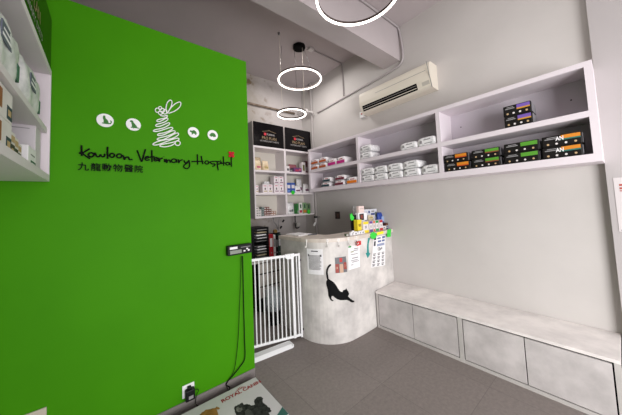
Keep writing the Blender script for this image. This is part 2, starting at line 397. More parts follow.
# black panel standing on it
t = thing('display_sign', 'glossy black printed panel standing on top of the far left shelf', 'sign', (XF-.01, 1.6, 2.403))
MB().box(XF-.02, XF-.004, 1.10, y1, 2.4035, 2.735, .002).build('panel', BLACKG, t)
logo(t, (XF-.004, 1.63, 2.555), (0, 1, 0), (0, 0, 1), .5)

def pillow(w, h, d, end=.35, nu=10, nv=16):
    """pillow-shaped sachet: length w along y, height h, depth d along x, base at z=0"""
    mb = MB(); vs = []; fs = []
    for i in range(nu+1):
        u = -1+2*i/nu; k = 1-(1-end)*abs(u)**5
        for j in range(nv):
            a = 2*PI*j/nv; ca, sa = math.cos(a), math.sin(a)
            e = .34
            x = math.copysign(abs(ca)**e, ca)*d/2*(1-.1*abs(u)**6); z = math.copysign(abs(sa)**e, sa)*h/2*k
            vs.append((x, u*w/2, z + h/2*k))
    for i in range(nu):
        for j in range(nv): fs.append([i*nv+j, i*nv+(j+1) % nv, (i+1)*nv+(j+1) % nv, (i+1)*nv+j])
    fs += [list(range(nv))[::-1], [nu*nv+j for j in range(nv)]]
    mb.add(vs, fs, True)
    return mb
# white foil bags on the middle board
FOIL = mat('white_foil', (226, 224, 226), .35, col2=(186, 186, 190), scale=14, detail=3, bump=.3, bscale=18)
def foil_bag(y, lab, rx):
    t = thing('foil_bag', lab, 'bag', (XF-.052, y, 2.035), group='white bags on the far left shelf', world=False)
    mb = MB(); vs = []; fs = []; nu, nv = 14, 10
    for side in (1, -1):
        o = len(vs)
        for i in range(nu+1):
            for j in range(nv+1):
                u, v = -1+2*i/nu, -1+2*j/nv
                th = .030*max(0, (1-abs(u)**4)*(1-abs(v)**3))**.6 + .002
                vs.append((side*th + .005*math.sin(u*7+v*3), u*.205*(1-.06*abs(v)), .112+v*.110))
        for i in range(nu):
            for j in range(nv): fs.append([o+i*(nv+1)+j, o+(i+1)*(nv+1)+j, o+(i+1)*(nv+1)+j+1, o+i*(nv+1)+j+1])
    R = Matrix.Rotation(rx, 4, 'Y')
    mb.add([R @ Vector(v) for v in vs], fs, True)
    lo = min(v.z for v in mb.v)
    for v in mb.v: v.z -= lo
    mb.build('pouch', FOIL, t)
    def patch(name, m, boxes):
        l = MB()
        for b in boxes: l.box(*b)
        l.v = [R @ v for v in l.v]
        for v in l.v: v.z -= lo
        l.build(name, m, t)
    patch('label', mat('slate_label', (92, 96, 112), .6), [(.030, .0338, -.10, .02, .10, .165)])
    patch('print', PAPER, [(.0338, .0344, -.09, .01, .115, .125), (.0338, .0344, -.08, .0, .138, .146)])
    patch('corner_print', mat('print_foil_green', (70, 110, 90), .6), [(.018, .0285, .13, .165, .04, .11)])
    return t
foil_bag(1.40, 'white foil bag leaning on shelf, nearer of the two bags at far left', .02)
foil_bag(1.83, 'white foil bag leaning beside the shelf end panel at far left', .02)

def carton(name, lab, cat, x0, x1, y0, y1, z0, z1, m, deco=(), group=None, bev=.003, face='-y', edge=None):
    """closed carton with printed patches on the face towards the viewer; deco = (u0,u1,v0,v1,material,partname)"""
    t = thing(name, lab, cat, ((x0+x1)/2, (y0+y1)/2, z0), group=group)
    MB().box(x0, x1, y0, y1, z0, z1, bev).build('carton', m, t)
    for k, (u0, u1, v0, v1, mm, pn) in enumerate(deco):
        e = .0006+.0003*(k % 4)
        q = MB()
        if face == '-y': q.box(x0+(x1-x0)*u0, x0+(x1-x0)*u1, y0-e, y0-.0001, z0+(z1-z0)*v0, z0+(z1-z0)*v1)
        elif face == '-x': q.box(x0-e, x0-.0001, y1-(y1-y0)*u0, y1-(y1-y0)*u1, z0+(z1-z0)*v0, z0+(z1-z0)*v1)
        elif face == '+x': q.box(x1+.0001, x1+e, y0+(y1-y0)*u0, y0+(y1-y0)*u1, z0+(z1-z0)*v0, z0+(z1-z0)*v1)
        q.build(pn, mm, t)
    return t
BROWN = mat('print_brown', (142, 84, 48), .6); NAVY = mat('print_navy', (40, 54, 70), .6); DKGREEN = mat('print_dark_green', (28, 84, 60), .6); TAN = mat('print_tan', (190, 160, 120), .6)
CARTONW = mat('carton_white', (226, 220, 220), .55, col2=(216, 208, 208), scale=5)
zb = 1.753
# lower compartment: stacked food cartons, a white carton and a small pack
for k, (yy, zz, hh, lab) in enumerate(((1.36, zb, .121, 'white and brown food carton, bottom of the near stack at far left'), (1.36, zb+.122, .121, 'white and brown food carton on top of the near stack at far left'))):
    t = carton('food_carton', lab, 'box', XF-.24, XF-.03, yy-.16, yy+.16, zz, zz+hh, CARTONW,
               [(.05, .6, .25, .85, BROWN, 'print'), (.78, .98, .08, .52, NAVY, 'print'), (.82, .94, .2, .4, TAN, 'print')], group='food cartons on the far left shelf', face='+x')
for k, (yy, h) in enumerate(((1.563, .105), (1.643, .10), (1.723, .09))):
    carton('treat_box', ['upright white treat box with dark print beside the near carton stack', 'upright treat box with dark print, middle of three at far left', 'upright treat box with dark print, farthest of three at far left'][k],
           'box', XF-.19, XF-.035-.005*k, yy-.038, yy+.038, zb, zb+h, CARTONW, [(.08, .9, .05, .5, mat('print_dark', (52, 42, 40), .6), 'print'), (.3, .7, .15, .35, TAN, 'print'), (.15, .85, .6, .85, TAN, 'print')], group='treat boxes on the far left shelf', face='+x')
carton('white_carton', 'large plain white carton standing at the end of far left shelf', 'box', XL+.11, XF-.035, 1.985, 2.13, zb, zb+.255, mat('carton_plain', (212, 206, 210), .6, col2=(204, 198, 203), scale=4), [(.3, .85, .3, .32, GREYINK, 'print'), (.3, .85, .9, .915, GREYINK, 'print'), (.3, .315, .32, .9, GREYINK, 'print')], face='-y')
carton('small_pack', 'small white pack with dark green label at end of far left shelf', 'box', XF-.065, XF-.03, 1.80, 1.97, zb, zb+.105, PAPER, [(.3, .95, .06, .36, DKGREEN, 'label'), (.4, .85, .16, .26, PAPER, 'print'), (.3, .8, .6, .66, GREYINK, 'print')], face='+x')

# ------------------------------------------------------------------ long shelf on the right wall
XS = 2.755
t = thing('wall_shelf', 'long white two-row wall shelf above the bench', 'shelf', (XS+.15, 1.72, 1.725))
SY0, SY1 = .058, 3.382
TOP, MID, BOT = (2.437, 2.477), (2.062, 2.108), (1.727, 1.788)
MB().box(XS, XW-.001, SY0, SY1, *TOP, .0015).build('top_board', SHELFW, t)
MB().box(XS, XW-.001, SY0, SY1, *BOT, .0015).build('bottom_board', SHELFW, t)
MB().box(XS, XW-.001, SY0, SY0+.042, BOT[1], TOP[0]).build('side_panel', SHELFW, t)
MB().box(XS, XW-.001, SY1-.042, SY1, BOT[1], TOP[0]).build('side_panel', SHELFW, t)
DIV = (1.165, 2.276)
for d in DIV: MB().box(XS, XW-.001, d-.02, d+.02, BOT[1], TOP[0]).build('divider', SHELFW, t)
for a, b in ((SY0+.042, DIV[0]-.02), (DIV[0]+.02, DIV[1]-.02), (DIV[1]+.02, SY1-.042)):
    MB().box(XS, XW-.013, a, b, *MID).build('middle_board', SHELFW, t)
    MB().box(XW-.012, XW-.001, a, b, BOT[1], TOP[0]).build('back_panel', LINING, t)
    for yy in (a+.1, b-.1): MB().cyl((XW-.012, yy, 2.29), (XW-.0145, yy, 2.29), .006, n=10).build('hole_dot', DARKGAP, t)  # dark discs stand for the holes in the back panel

# packs (front faces point to -x)
GLOSSW = mat('wrapper_white', (232, 228, 230), .4, col2=(214, 210, 214), scale=20, detail=3, bump=.15, bscale=30)
GLOSSG = mat('wrapper_grey', (238, 236, 237), .45, col2=(206, 206, 208), scale=26, detail=4, bump=.3, bscale=30, contrast=(.36, .56))
SILVER = mat('wrapper_silver', (150, 148, 152), .4, col2=(120, 118, 122), scale=30)
PBLACK = mat('pack_black', (20, 18, 18), .45, col2=(28, 25, 24), scale=20, spec=.2)
def front(w, h, d, u0, u1, v0, v1, e):
    """patch on the front face; u runs from the far (left in the photo) end to the near end"""
    return MB().box(-d/2-e, -d/2+.004, w/2-w*u0, w/2-w*u1, h*v0, h*v1)
def pack_white(w, h, d, band, body=None):
    t = thing('wipes_pack', '', 'pack', world=False)
    pillow(w, h, d, .8).build('wrapper', body or GLOSSW, t)
    if band: front(w, h, d, .06, .92, .1, .5, .0012).build('band', band, t)
    front(w, h, d, .36, .72, .62, .72, .0012).build('print', mat('print_red', (176, 40, 52), .6) if band else GREYINK, t)
    if not band:
        front(w, h, d, .14, .26, .3, .62, .0012).build('print', GREYINK, t)
        front(w, h, d, .4, .8, .22, .3, .0012).build('print', GREYINK, t)
    else:
        front(w, h, d, .12, .24, .6, .78, .0014).build('print', GREYINK, t)
    return t
def pack_black(w, h, d, col, col2, letters=None):
    t = thing('pad_pack', '', 'pack', world=False)
    MB().box(-d/2, d/2, -w/2, w/2, 0, h, .008).build('wrapper', PBLACK, t)
    front(w, h, d, .5, .96, .56, .92, .0012).build('colour_block', col, t)
    if col2: front(w, h, d, .5, .96, .50, .62, .0018).build('colour_block', col2, t)
    front(w, h, d, .08, .42, .66, .74, .0012).build('print', GREYINK, t)
    front(w, h, d, .14, .38, .80, .86, .0012).build('print', GREYINK, t)
    for u in (.1, .32, .55, .78): 
        mb = MB(); mb.cyl((-d/2-.0014, w/2-w*(u+.06), h*.24), (-d/2+.003, w/2-w*(u+.06), h*.24), h*.085, n=12); mb.build('picture', TAN if u in (.1, .78) else CARTONW, t)
    if letters:
        mb = MB(); add_text(mb, letters, .1, frame_to((-d/2-.0022, w/2-w*.46, h*.68), (0, -1, 0), (0, 0, 1)), width=w*.2, height=h*.36, offset=.003); mb.build('lettering', PAPER, t)
    MB().box(-d/2+.02, d/2-.01, -w/2-.002, -w/2+.004, h*.1, h*.9).build('end_label', SILVER, t)
    return t
def place(proto, first, x, y, z, lab, group, rz=0.0):
    o = proto if first else copy_tree(proto)
    o.location = (x, y, z); o.rotation_euler.z = rz; o['label'] = lab; o['group'] = group
    return o
ORB = mat('band_orange_brown', (178, 84, 30), .5); MAG = mat('band_magenta', (190, 30, 126), .5); TEALB = mat('band_dark_teal', (30, 62, 70), .5); MAR = mat('band_maroon', (110, 24, 50), .5); ORG = mat('band_orange', (226, 122, 22), .5)
ZM, ZB = MID[1]+.001, BOT[1]+.001
G1 = 'banded white packs on the wall shelf'
pr_ = pack_white(.185, .088, .2, ORB); dx = XS+.006+.1
place(pr_, 1, dx, 3.235, ZM, 'orange-banded white pack, bottom of the leftmost stack on upper row', G1)
place(pr_, 0, dx, 3.232, ZM+.089, 'orange-banded white pack, top of the leftmost stack on upper row', G1, .03)
place(pr_, 0, dx, 3.03, ZM, 'orange-banded white pack, bottom of second stack on upper row', G1, -.02)
place(pr_, 0, dx, 3.027, ZM+.089, 'orange-banded white pack, top of second stack on upper row', G1, .02)
pr_ = pack_white(.19, .115, .2, MAG)
place(pr_, 1, dx, 2.815, ZM, 'magenta-banded white pack beside the orange-banded stacks', G1)
place(pr_, 0, dx, 2.617, ZM, 'magenta-banded white pack, nearer the divider of the two magenta ones', G1, -.03)
pr_ = pack_white(.2, .078, .2, TEALB)
place(pr_, 1, dx, 2.985, ZB, 'dark-teal-banded white pack, bottom of stack on lower row', G1, .03)
place(pr_, 0, dx, 2.955, ZB+.079, 'dark-teal-banded white pack, top of stack on lower row', G1, -.02)
pr_ = pack_white(.2, .078, .2, MAR)
place(pr_, 1, dx, 2.675, ZB, 'maroon-banded white pack, bottom of stack on lower row', G1, -.02)
place(pr_, 0, dx, 2.655, ZB+.079, 'maroon-banded white pack, top of stack on lower row', G1, .02)
pr_ = pack_white(.205, .10, .2, ORG)
place(pr_, 1, dx, 2.42, ZB, 'bright-orange-banded white pack alone on lower row by the divider', G1, .02)
G2 = 'plain white packs on the wall shelf'
pr_ = pack_white(.205, .094, .2, None, GLOSSG)
rows = [(2.15, ZM, 'plain white pack on upper row, bottom of pair beside the divider', .02), (2.145, ZM+.095, 'plain white pack on upper row, top of pair beside the divider', -.03),
        (2.142, ZB, 'plain white pack, bottom of first pair on lower row', 0), (2.14, ZB+.095, 'plain white pack, top of first pair on lower row', .03),
        (1.935, ZB, 'plain white pack, bottom of second pair on lower row', .02), (1.93, ZB+.095, 'plain white pack, top of second pair on lower row', -.02),
        (1.72, ZB, 'plain white pack, bottom of third pair on lower row', -.01), (1.722, ZB+.095, 'plain white pack, top of third pair on lower row', .03),
        (1.508, ZB, 'plain white pack, bottom of fourth pair on lower row', .02), (1.505, ZB+.095, 'plain white pack, top of fourth pair on lower row', -.03)]
for k, (y, z, lab, rz) in enumerate(rows):
    o = place(pr_, k == 0, dx, y, z, lab, G2, rz)
    if k in (2, 3): o.scale = (1, 1.07, 1)
o = place(pr_, 0, dx+.01, 1.292, ZB, 'plain white rumpled pack lying alone, last on lower row before divider', G2, -.04); o.scale = (1, .94, 1.15)
o = place(pr_, 0, dx, 1.522, ZM, 'plain white pack lying left of the magenta-ended one on upper row', G2, .03); o.scale = (1, 1, .95)
o = place(pr_, 0, dx, 1.303, ZM, 'plain white pack with magenta end lying beside right divider, upper row', G2, -.02); o.scale = (1, 1.0, 1.08)
MB().box(-.08, .08, -.1012, -.096, .012, .06).build('end_label', MAG, o)
G3 = 'black packs on the wall shelf'
PUR = mat('block_purple', (112, 84, 170), .5); GLD = mat('block_gold', (206, 150, 40), .5); OR2 = mat('block_orange', (212, 130, 30), .5); RDO = mat('block_red_orange', (190, 74, 24), .5); GRN = mat('block_green', (82, 150, 42), .5); BRN = mat('block_brown', (128, 66, 40), .5); TL2 = mat('block_teal', (40, 110, 100), .5)
pr_ = pack_black(.19, .096, .2, PUR, GLD)
place(pr_, 1, dx, .505, ZM, 'black pack with purple and gold block, bottom of upper-row pair', G3, 0)
place(pr_, 0, dx, .508, ZM+.097, 'black pack with purple and gold block, top of upper-row pair', G3, .02)
pr_ = pack_black(.225, .085, .2, OR2, RDO)
place(pr_, 1, dx, 1.013, ZB, 'black pack with orange-red flame block, bottom of first lower-row pair', G3, .01)
place(pr_, 0, dx, 1.022, ZB+.086, 'black pack with orange-red flame block, top of first lower-row pair', G3, -.02)
pr_ = pack_black(.225, .085, .2, GRN, BRN)
place(pr_, 1, dx, .765, ZB, 'black pack with green and brown block, bottom of second lower-row pair', G3, -.02)
place(pr_, 0, dx, .767, ZB+.086, 'black pack with green and brown block, top of second lower-row pair', G3, .03)
pr_ = pack_black(.235, .088, .2, GRN, None)
place(pr_, 1, dx, .508, ZB, 'black pack with plain bright green block, bottom of third lower-row pair', G3, .0)
place(pr_, 0, dx, .503, ZB+.089, 'black pack with plain bright green block, top of third lower-row pair', G3, -.01)
pr_ = pack_black(.225, .09, .2, OR2, TL2, 'AN')
place(pr_, 1, dx, .26, ZB, 'black pack with white letters and orange block, bottom, beside shelf end', G3, -.02)
place(pr_, 0, dx, .258, ZB+.091, 'black pack with white letters and orange block, top, beside shelf end', G3, .01)

# ------------------------------------------------------------------ bench along the right wall
XBf = 2.558
t = thing('storage_bench', 'long pale microcement storage bench with four cabinet doors below', 'bench', (2.8, 1.0, 0))
bx0, bx1 = XBf, XW-.002
def bench_poly(x0, x1, ya=.078): return [(x0, ya), (x1, ya), (x1, 1.955+(x1-XBf)*.10), (x0, 1.955+(x0-XBf)*.10)]
MB().prism(bench_poly(bx0-.004, bx1), 2, .402, .425).build('bench_top', MICRO_TOP, t)
MB().prism(bench_poly(bx0+.02, bx1), 2, 0, .4015).build('bench_body', DARKGAP, t)
fr = MB()
for a, b in ((.078, .108), (1.005, 1.042), (1.930, 1.953)): fr.box(bx0, bx0+.0195, a, b, .0, .4015)
for a, b in ((.108, 1.005), (1.042, 1.930)): fr.box(bx0+.001, bx0+.0195, a, b, .0, .028)
fr.build('bench_frame', MICRO_FRAME, t)
for a, b in ((.117, .5565), (.5635, .997), (1.050, 1.4865), (1.4935, 1.921)):
    MB().box(bx0+.002, bx0+.019, a, b, .036, .389, .0015).build('door', MICRO_DOOR, t)

# ------------------------------------------------------------------ reception counter
path = [(3.052, 2.012), (2.75, 1.98), (2.45, 1.962), (2.3, 1.957)]
cc, rr_ = (2.16, 2.36), .403
for k in range(1, 15):
    a = math.radians(-90 - k*90/14*1.0 + 0)
    path.append((cc[0]+rr_*math.cos(a), cc[1]+rr_*math.sin(a)))
path += [(1.757, 2.56), (1.757, 2.80)]
path = [Vector(p) for p in path]
def dense(path, step=.03):
    out = [path[0]]
    for a, b in zip(path[:-1], path[1:]):
        n = max(1, int((b-a).length/step))
        for k in range(1, n+1): out.append(a.lerp(b, k/n))
    return out
cpath = dense(path)
def normals(p):
    out = []
    for i in range(len(p)):
        tt = (p[min(i+1, len(p)-1)]-p[max(i-1, 0)]).normalized(); out.append(Vector((-tt.y, tt.x)))
    return out
cn = normals(cpath)
def offs(d): return [p+n*d for p, n in zip(cpath, cn)]
def band_prism(d0, d1, z0, z1):
    a, b = offs(d0), offs(d1)
    lim = lambda p: (min(p.x, 3.053), p.y)
    mb = MB(); n = len(a)
    vs = [(*lim(p), z0) for p in a]+[(*lim(p), z1) for p in a]+[(*lim(p), z0) for p in b]+[(*lim(p), z1) for p in b]
    fs = []
    for i in range(n-1):
        fs += [[i, i+1, n+i+1, n+i], [2*n+i+1, 2*n+i, 3*n+i, 3*n+i+1], [n+i, n+i+1, 3*n+i+1, 3*n+i], [i+1, i, 2*n+i, 2*n+i+1]]
    fs += [[0, n, 3*n, 2*n], [n-1, 2*n-1+0, 4*n-1, 3*n-1]]
    mb.add(vs, fs); return mb
ct = thing('reception_counter', 'pale grey microcement reception counter with rounded corner', 'counter', (2.2, 2.2, 0))
band_prism(0, -.06, 0, 1.0895).build('counter_front', MICRO, ct)
band_prism(.028, -.34, 1.09, 1.13).build('countertop', SLAB, ct)
# surface coordinates on the curved front: s along the path, z up
cum = [0]
for a, b in zip(cpath[:-1], cpath[1:]): cum.append(cum[-1]+(b-a).length)
def csz(px, py, d=0.0):
    r = ray(px, py); best = None; P = offs(d) if d else cpath
    for i in range(len(P)-1):
        a, b = P[i], P[i+1]; e = b-a
        den = r.x*e.y-r.y*e.x
        if abs(den) < 1e-9: continue
        tt = (a.x*e.y-a.y*e.x)/den; u = (a.x*r.y-a.y*r.x)/den
        if tt > 0 and -1e-4 <= u <= 1.0001 and (best is None or tt < best[0]): best = (tt, cum[i]+u*(cum[i+1]-cum[i]), EYE.z+tt*r.z)
    return best[1], best[2]
def cpt(s, z, d):
    s = max(0, min(cum[-1]-1e-6, s))
    for i in range(len(cum)-1):
        if cum[i+1] >= s:
            u = (s-cum[i])/(cum[i+1]-cum[i]); p = cpath[i].lerp(cpath[i+1], u); n = cn[i].lerp(cn[i+1], u).normalized()
            p = p+n*d; return Vector((p.x, p.y, z))
def cdecal(polys, d=.003, base=0.0):
    """polys in (s,z) -> thin sheet hugging the counter front"""
    bm = bmesh.new()
    for poly in polys:
        vs = [bm.verts.new((p[0], p[1], 0)) for p in poly]
        bm.faces.new(vs)
    bmesh.ops.triangulate(bm, faces=bm.faces[:])
    s0 = min(v.co.x for v in bm.verts); s1 = max(v.co.x for v in bm.verts); x = s0+.015
    while x < s1:
        bmesh.ops.bisect_plane(bm, geom=bm.verts[:]+bm.edges[:]+bm.faces[:], plane_co=(x, 0, 0), plane_no=(1, 0, 0)); x += .015
    ext = bmesh.ops.extrude_face_region(bm, geom=bm.faces[:])
    top = {v for v in ext['geom'] if isinstance(v, bmesh.types.BMVert)}
    for v in bm.verts:
        s, z = v.co.x, v.co.y
        v.co = cpt(s, z, base+(d if v in top else .0006))
    return MB().bm(bm)
def quad_at(corners, d=0.0):
    return [csz(x, y, d) for x, y in corners]
def lerp_quad(q, u0, u1, v0, v1):
    """sub-rectangle of quad q (tl,tr,br,bl), u to the right, v downwards"""
    def P(u, v):
        a = Vector(q[0]).lerp(Vector(q[1]), u); b = Vector(q[3]).lerp(Vector(q[2]), u); r = a.lerp(b, v); return (r.x, r.y)
    return [P(u0, v0), P(u1, v0), P(u1, v1), P(u0, v1)]
def csheet(name, lab, cat, corners, m, prints):
    q = quad_at(corners); c = Vector((sum(p[0] for p in q)/4, sum(p[1] for p in q)/4)); loc = cpt(c.x, c.y, 0)
    t = thing(name, lab, cat, tuple(loc))
    cdecal([q], .0022).build('sheet', m, t)
    by = {}
    for u0, u1, v0, v1, mm in prints: by.setdefault(mm.name, (mm, []))[1].append(lerp_quad(q, u0, u1, v0, v1))
    for mm, polys in by.values(): cdecal(polys, .0036).build('text_lines' if len(polys) > 1 else 'print', mm, t)
    return t
rnd = random.Random(3)
lines = [(.3, .72, .07, .11, INK)]
lines += [(.12+.0*k, .9-.1*rnd.random(), .25+.045*k, .25+.045*k+.028, GREYINK) for k in range(13)]
lines += [(.08, .16, .22, .30, INK), (.82, .92, .22, .30, INK)]
csheet('notice_sheet', 'white notice sheet with dense grey text, leftmost on counter front', 'notice', [(306.7, 248.4), (322.6, 249.2), (323.7, 274.8), (308, 273.5)], PAPER, lines)
PH = mat('photo_grey', (104, 104, 108), .5); PR = mat('photo_red', (148, 54, 44), .5); PT = mat('photo_tan', (196, 160, 136), .5)
csheet('photo_card', 'small red and grey photo card stuck above the black cat', 'poster', [(334.8, 257.6), (345.8, 256.3), (347.2, 271.8), (335.5, 273.2)], PH, [(.0, .3, .42, .98, PR), (.36, .66, .45, 1, PT), (.72, .98, .36, .8, PR), (.38, .62, .06, .32, mat('photo_logo', (190, 40, 40), .5)), (.05, .2, .6, .75, PT), (.8, .92, .5, .7, PT)])
csheet('handwritten_sheet', 'white sheet with a few handwritten lines and green corner tape', 'notice', [(348, 246.4), (359.4, 244.7), (359.9, 266.8), (348.5, 270.2)], PAPER,
       [(.5, .88, .12, .16, GREYINK), (.2, .45, .24, .28, mat('ink_olive', (110, 116, 40), .7)), (.45, .85, .2, .235, GREYINK), (.2, .8, .36, .39, GREYINK), (.3, .85, .52, .56, GREYINK), (.2, .8, .62, .65, GREYINK), (.3, .9, .69, .72, GREYINK), (.2, .4, .8, .83, GREYINK), (.02, .26, .0, .06, mat('tape_green', (20, 150, 60), .6))])
pl = [(.04, .2, .02, .1, INK), (.3, .55, .04, .09, mat('print_blue', (90, 104, 150), .7)), (.7, .95, .03, .1, mat('print_blue', (90, 104, 150), .7)), (.35, .6, .14, .2, mat('print_blue', (90, 104, 150), .7)), (.68, .92, .14, .2, mat('print_blue', (90, 104, 150), .7)), (.05, .18, .14, .3, INK), (.3, .9, .25, .33, mat('print_blue2', (150, 158, 186), .7))]
for r in range(4):
    for c in range(3):
        u = .06+.32*c; v = .55+.115*r
        pl += [(u, u+.2, v, v+.03, GREYINK), (u+.02, u+.16, v+.045, v+.075, INK)]
cal = csheet('poster_calendar', 'white printed offer poster with rows of figures at counter right end', 'poster', [(373.6, 237.5), (385.3, 234.7), (385, 265.1), (371, 267.6)], PAPER, pl)
q = quad_at([(373.6, 237.5), (385.3, 234.7), (385, 265.1), (371, 267.6)])
mb = MB()
o_ = Vector(q[0]).lerp(Vector(q[1]), .55); o2 = Vector(q[3]).lerp(Vector(q[2]), .55); m_ = o_.lerp(o2, .42)
P0 = cpt(m_.x, m_.y, .0040); P1 = cpt(m_.x-.05, m_.y, .0040)
add_text(mb, '12x+', .1, frame_to(P0, P1-P0, (0, 0, 1)), width=.105, height=.042, offset=.0025); mb.build('lettering', mat('ink_black', (34, 34, 38), .8), cal)
# teal arrow
F3 = (300, 225, 5.98)
arrow = [(408, 76), (418, 78), (410, 110), (410, 140), (412, 166), (420, 170), (404, 198), (392, 168), (400, 166), (400, 130), (403, 100)]
tag(cdecal([[csz(300+a/5.98, 225+b/5.98) for a, b in arrow]], .003).build('arrow_sticker', TEAL), 'curved teal arrow sticker pointing down on the counter front', 'sticker')
# black stretching cat
cat = [(92, 77), (84, 75), (74, 82), (62, 98), (52, 124), (50, 150), (55, 185), (60, 205), (52, 220), (52, 240), (57, 262), (64, 285), (68, 312), (70, 338), (76, 352), (86, 372), (98, 381), (112, 380), (110, 374), (100, 370), (94, 356), (97, 340), (106, 338), (122, 352), (142, 366), (168, 374), (196, 374), (222, 372), (240, 380), (256, 391), (272, 393), (284, 388), (283, 380), (268, 374), (252, 362), (238, 350), (231, 342), (238, 328), (240, 318), (232, 300), (226, 292), (216, 276), (210, 288), (200, 290), (190, 294), (188, 306), (176, 306), (162, 296), (148, 276), (134, 250), (116, 228), (98, 214), (82, 206), (72, 196), (68, 170), (64, 146), (67, 124), (74, 106), (84, 94), (92, 87)]
tag(cdecal([[csz(320+a/8.3, 255+b/8.3) for a, b in cat]], .004).build('cat_sticker', CARBON), 'black stretching cat silhouette stuck on the counter front', 'sticker')
# tags hanging on the slab edge
def star(cx, cy, r, n=9, k=.72): return [(cx+(r if i % 2 == 0 else r*k)*math.cos(PI*i/n), cy+(r if i % 2 == 0 else r*k)*math.sin(PI*i/n)) for i in range(2*n)]
def edge_tag(name, lab, pts, m, z0=None):
    P = [csz(x, y, .028) for x, y in pts]
    return tag(cdecal([P], .003, base=.028).build(name, m), lab, 'tag')
edge_tag('price_tag', 'fluorescent green starburst tag on counter edge above the arrow', star(373.2, 235.4, 3.9), FLUO)
edge_tag('price_tag', 'fluorescent green upright tag on counter edge near the wall', [(387, 230), (391, 229), (390.6, 236.6), (387, 237.2)], FLUO)
edge_tag('price_tag', 'fluorescent yellow tag on counter edge under the coloured boxes', [(376.8, 232.4), (383.2, 231.0), (383.4, 233.4), (377, 235.2)], FLUOY)
edge_tag('price_tag', 'red tag hanging above the handwritten sheet', [(356.2, 242.0), (360.8, 240.6), (361, 244.6), (356.8, 246.2)], mat('tag_red', (200, 44, 44), .6))
for px, py, lab in ((306.6, 243.4, 'clear hook on counter edge, above the dense notice'), (327.6, 244.6, 'clear hook on counter edge, right of the dense notice'), (338.5, 243.2, 'clear hook on counter edge, above the photo card'), (348.6, 241.8, 'clear hook on counter edge, above the green tape'), (356.2, 239.8, 'clear hook on counter edge, just left of red tag')):
    s, z = csz(px, py, .028)
    z = 1.105
    loc = cpt(s, z, .03); t = thing('adhesive_hook', lab, 'hook', tuple(loc), group='clear hooks along the counter edge')
    a = MB(); a.tube([cpt(s, 1.122, .0315), cpt(s, 1.08, .0315), cpt(s, 1.046, .034), cpt(s, 1.036, .046), cpt(s, 1.044, .057), cpt(s, 1.056, .058)], .0048, 6); a.build('hook', HOOKM, t)
    cdecal([[(s-.011, 1.095), (s+.011, 1.095), (s+.011, 1.127), (s-.011, 1.127)]], .003, base=.028).build('base_plate', HOOKM, t)

# ------------------------------------------------------------------ things on the counter
ZT = 1.1305
def px_rect(x0, y0, x1, y1, y):
    a, b = at(x0, y0, 1, y), at(x1, y1, 1, y); return a.x, b.x, b.z, a.z
cols = [('yellow', (236, 206, 40), 363.0, 369.0), ('purple', (104, 70, 140), 369.2, 373.0), ('orange', (214, 100, 40), 373.2, 375.4), ('green', (40, 140, 70), 375.6, 379.0), ('red', (180, 44, 50), 379.3, 383.2)]
for n, c, a, b in cols:
    x0, x1, _, z1 = px_rect(a, 221.5, b, 232, 2.0)
    mm = mat('box_'+n, c, .5)
    carton('gel_box', f'white upright box with {n} top and bottom bands on the counter', 'box', x0, x1, 2.0, 2.045, ZT, 1.272, CARTONW, [(0.02, .98, .76, .98, mm, 'band'), (0.02, .98, .02, .25, mm, 'band'), (.35, .6, .4, .62, GREYINK, 'print')], group='colour-banded boxes on the counter')
x0, x1, _, z1 = px_rect(358, 220, 363, 228, 2.02)
carton('yellow_box', 'plain yellow box standing left of the banded boxes', 'box', x0, x1-.006, 2.03, 2.09, ZT, z1, mat('box_plain_yellow', (232, 206, 40), .5), [(.2, .8, .5, .7, mat('print_olive', (150, 130, 30), .6), 'print')])
for px, py, lab, rz in ((351.5, 233, 'white plush-looking pouch, leftmost on counter edge', .3), (355.5, 232, 'white pouch, second from left on counter edge', -.2), (359.6, 231.4, 'white pouch, third from left on counter edge', .25), (362.6, 231.6, 'white pouch with grey mark, nearest the yellow-banded box', -.1)):
    p = at(px, py, 1, 1.985)
    t = thing('white_pouch', lab, 'pouch', (p.x, 1.99, ZT), rz+PI/2, group='white pouches on the counter', world=False)
    pillow(.062, .042, .03, .4, 8, 12).build('pouch', PAPER, t)
    MB().box(-.0166, -.012, -.014, .014, .012, .028).build('print', GREYINK, t)
x0, x1, _, z1 = px_rect(346, 230, 348.6, 234, 1.99)
carton('green_tin', 'tiny dark green box at left end of counter goods', 'box', x0, x1, 1.99, 2.02, ZT, 1.158, mat('olive_tin', (84, 96, 70), .5), [(.1, .9, .3, .7, CARTONW, 'print')])
# black cup with green flag
p = at(353.8, 228, 1, 2.15)
t = thing('black_cup', 'black pen cup with green starburst flag on counter', 'cup', (p.x, 2.15, ZT))
MB().lathe([(.034, 0), (.037, .11), (.040, .225), (.037, .225), (.033, .02)], (p.x, 2.15, ZT), 20).build('cup', BLACK, t)
q = at(352.0, 217.6, 1, 2.09)
MB().prism([(q.x+a, q.z+b) for a, b in [(-.03, .0), (-.036, .05), (-.012, .035), (.0, .06), (.012, .03), (.04, .0), (.026, -.03), (-.01, -.036), (-.024, -.02)]], 1, 2.089, 2.094).build('flag', FLUO, t)
MB().cyl((q.x+.01, 2.095, q.z-.02), (q.x+.035, 2.115, 1.30), .0025, n=6).build('stick', BLACK, t)
q = at(353.2, 226, 1, 2.0)
carton('white_figure', 'small white box in front of the black cup', 'box', q.x-.012, q.x+.022, 2.005, 2.03, ZT, 1.18, PAPER, [(.2, .8, .6, .75, GREYINK, 'print')])
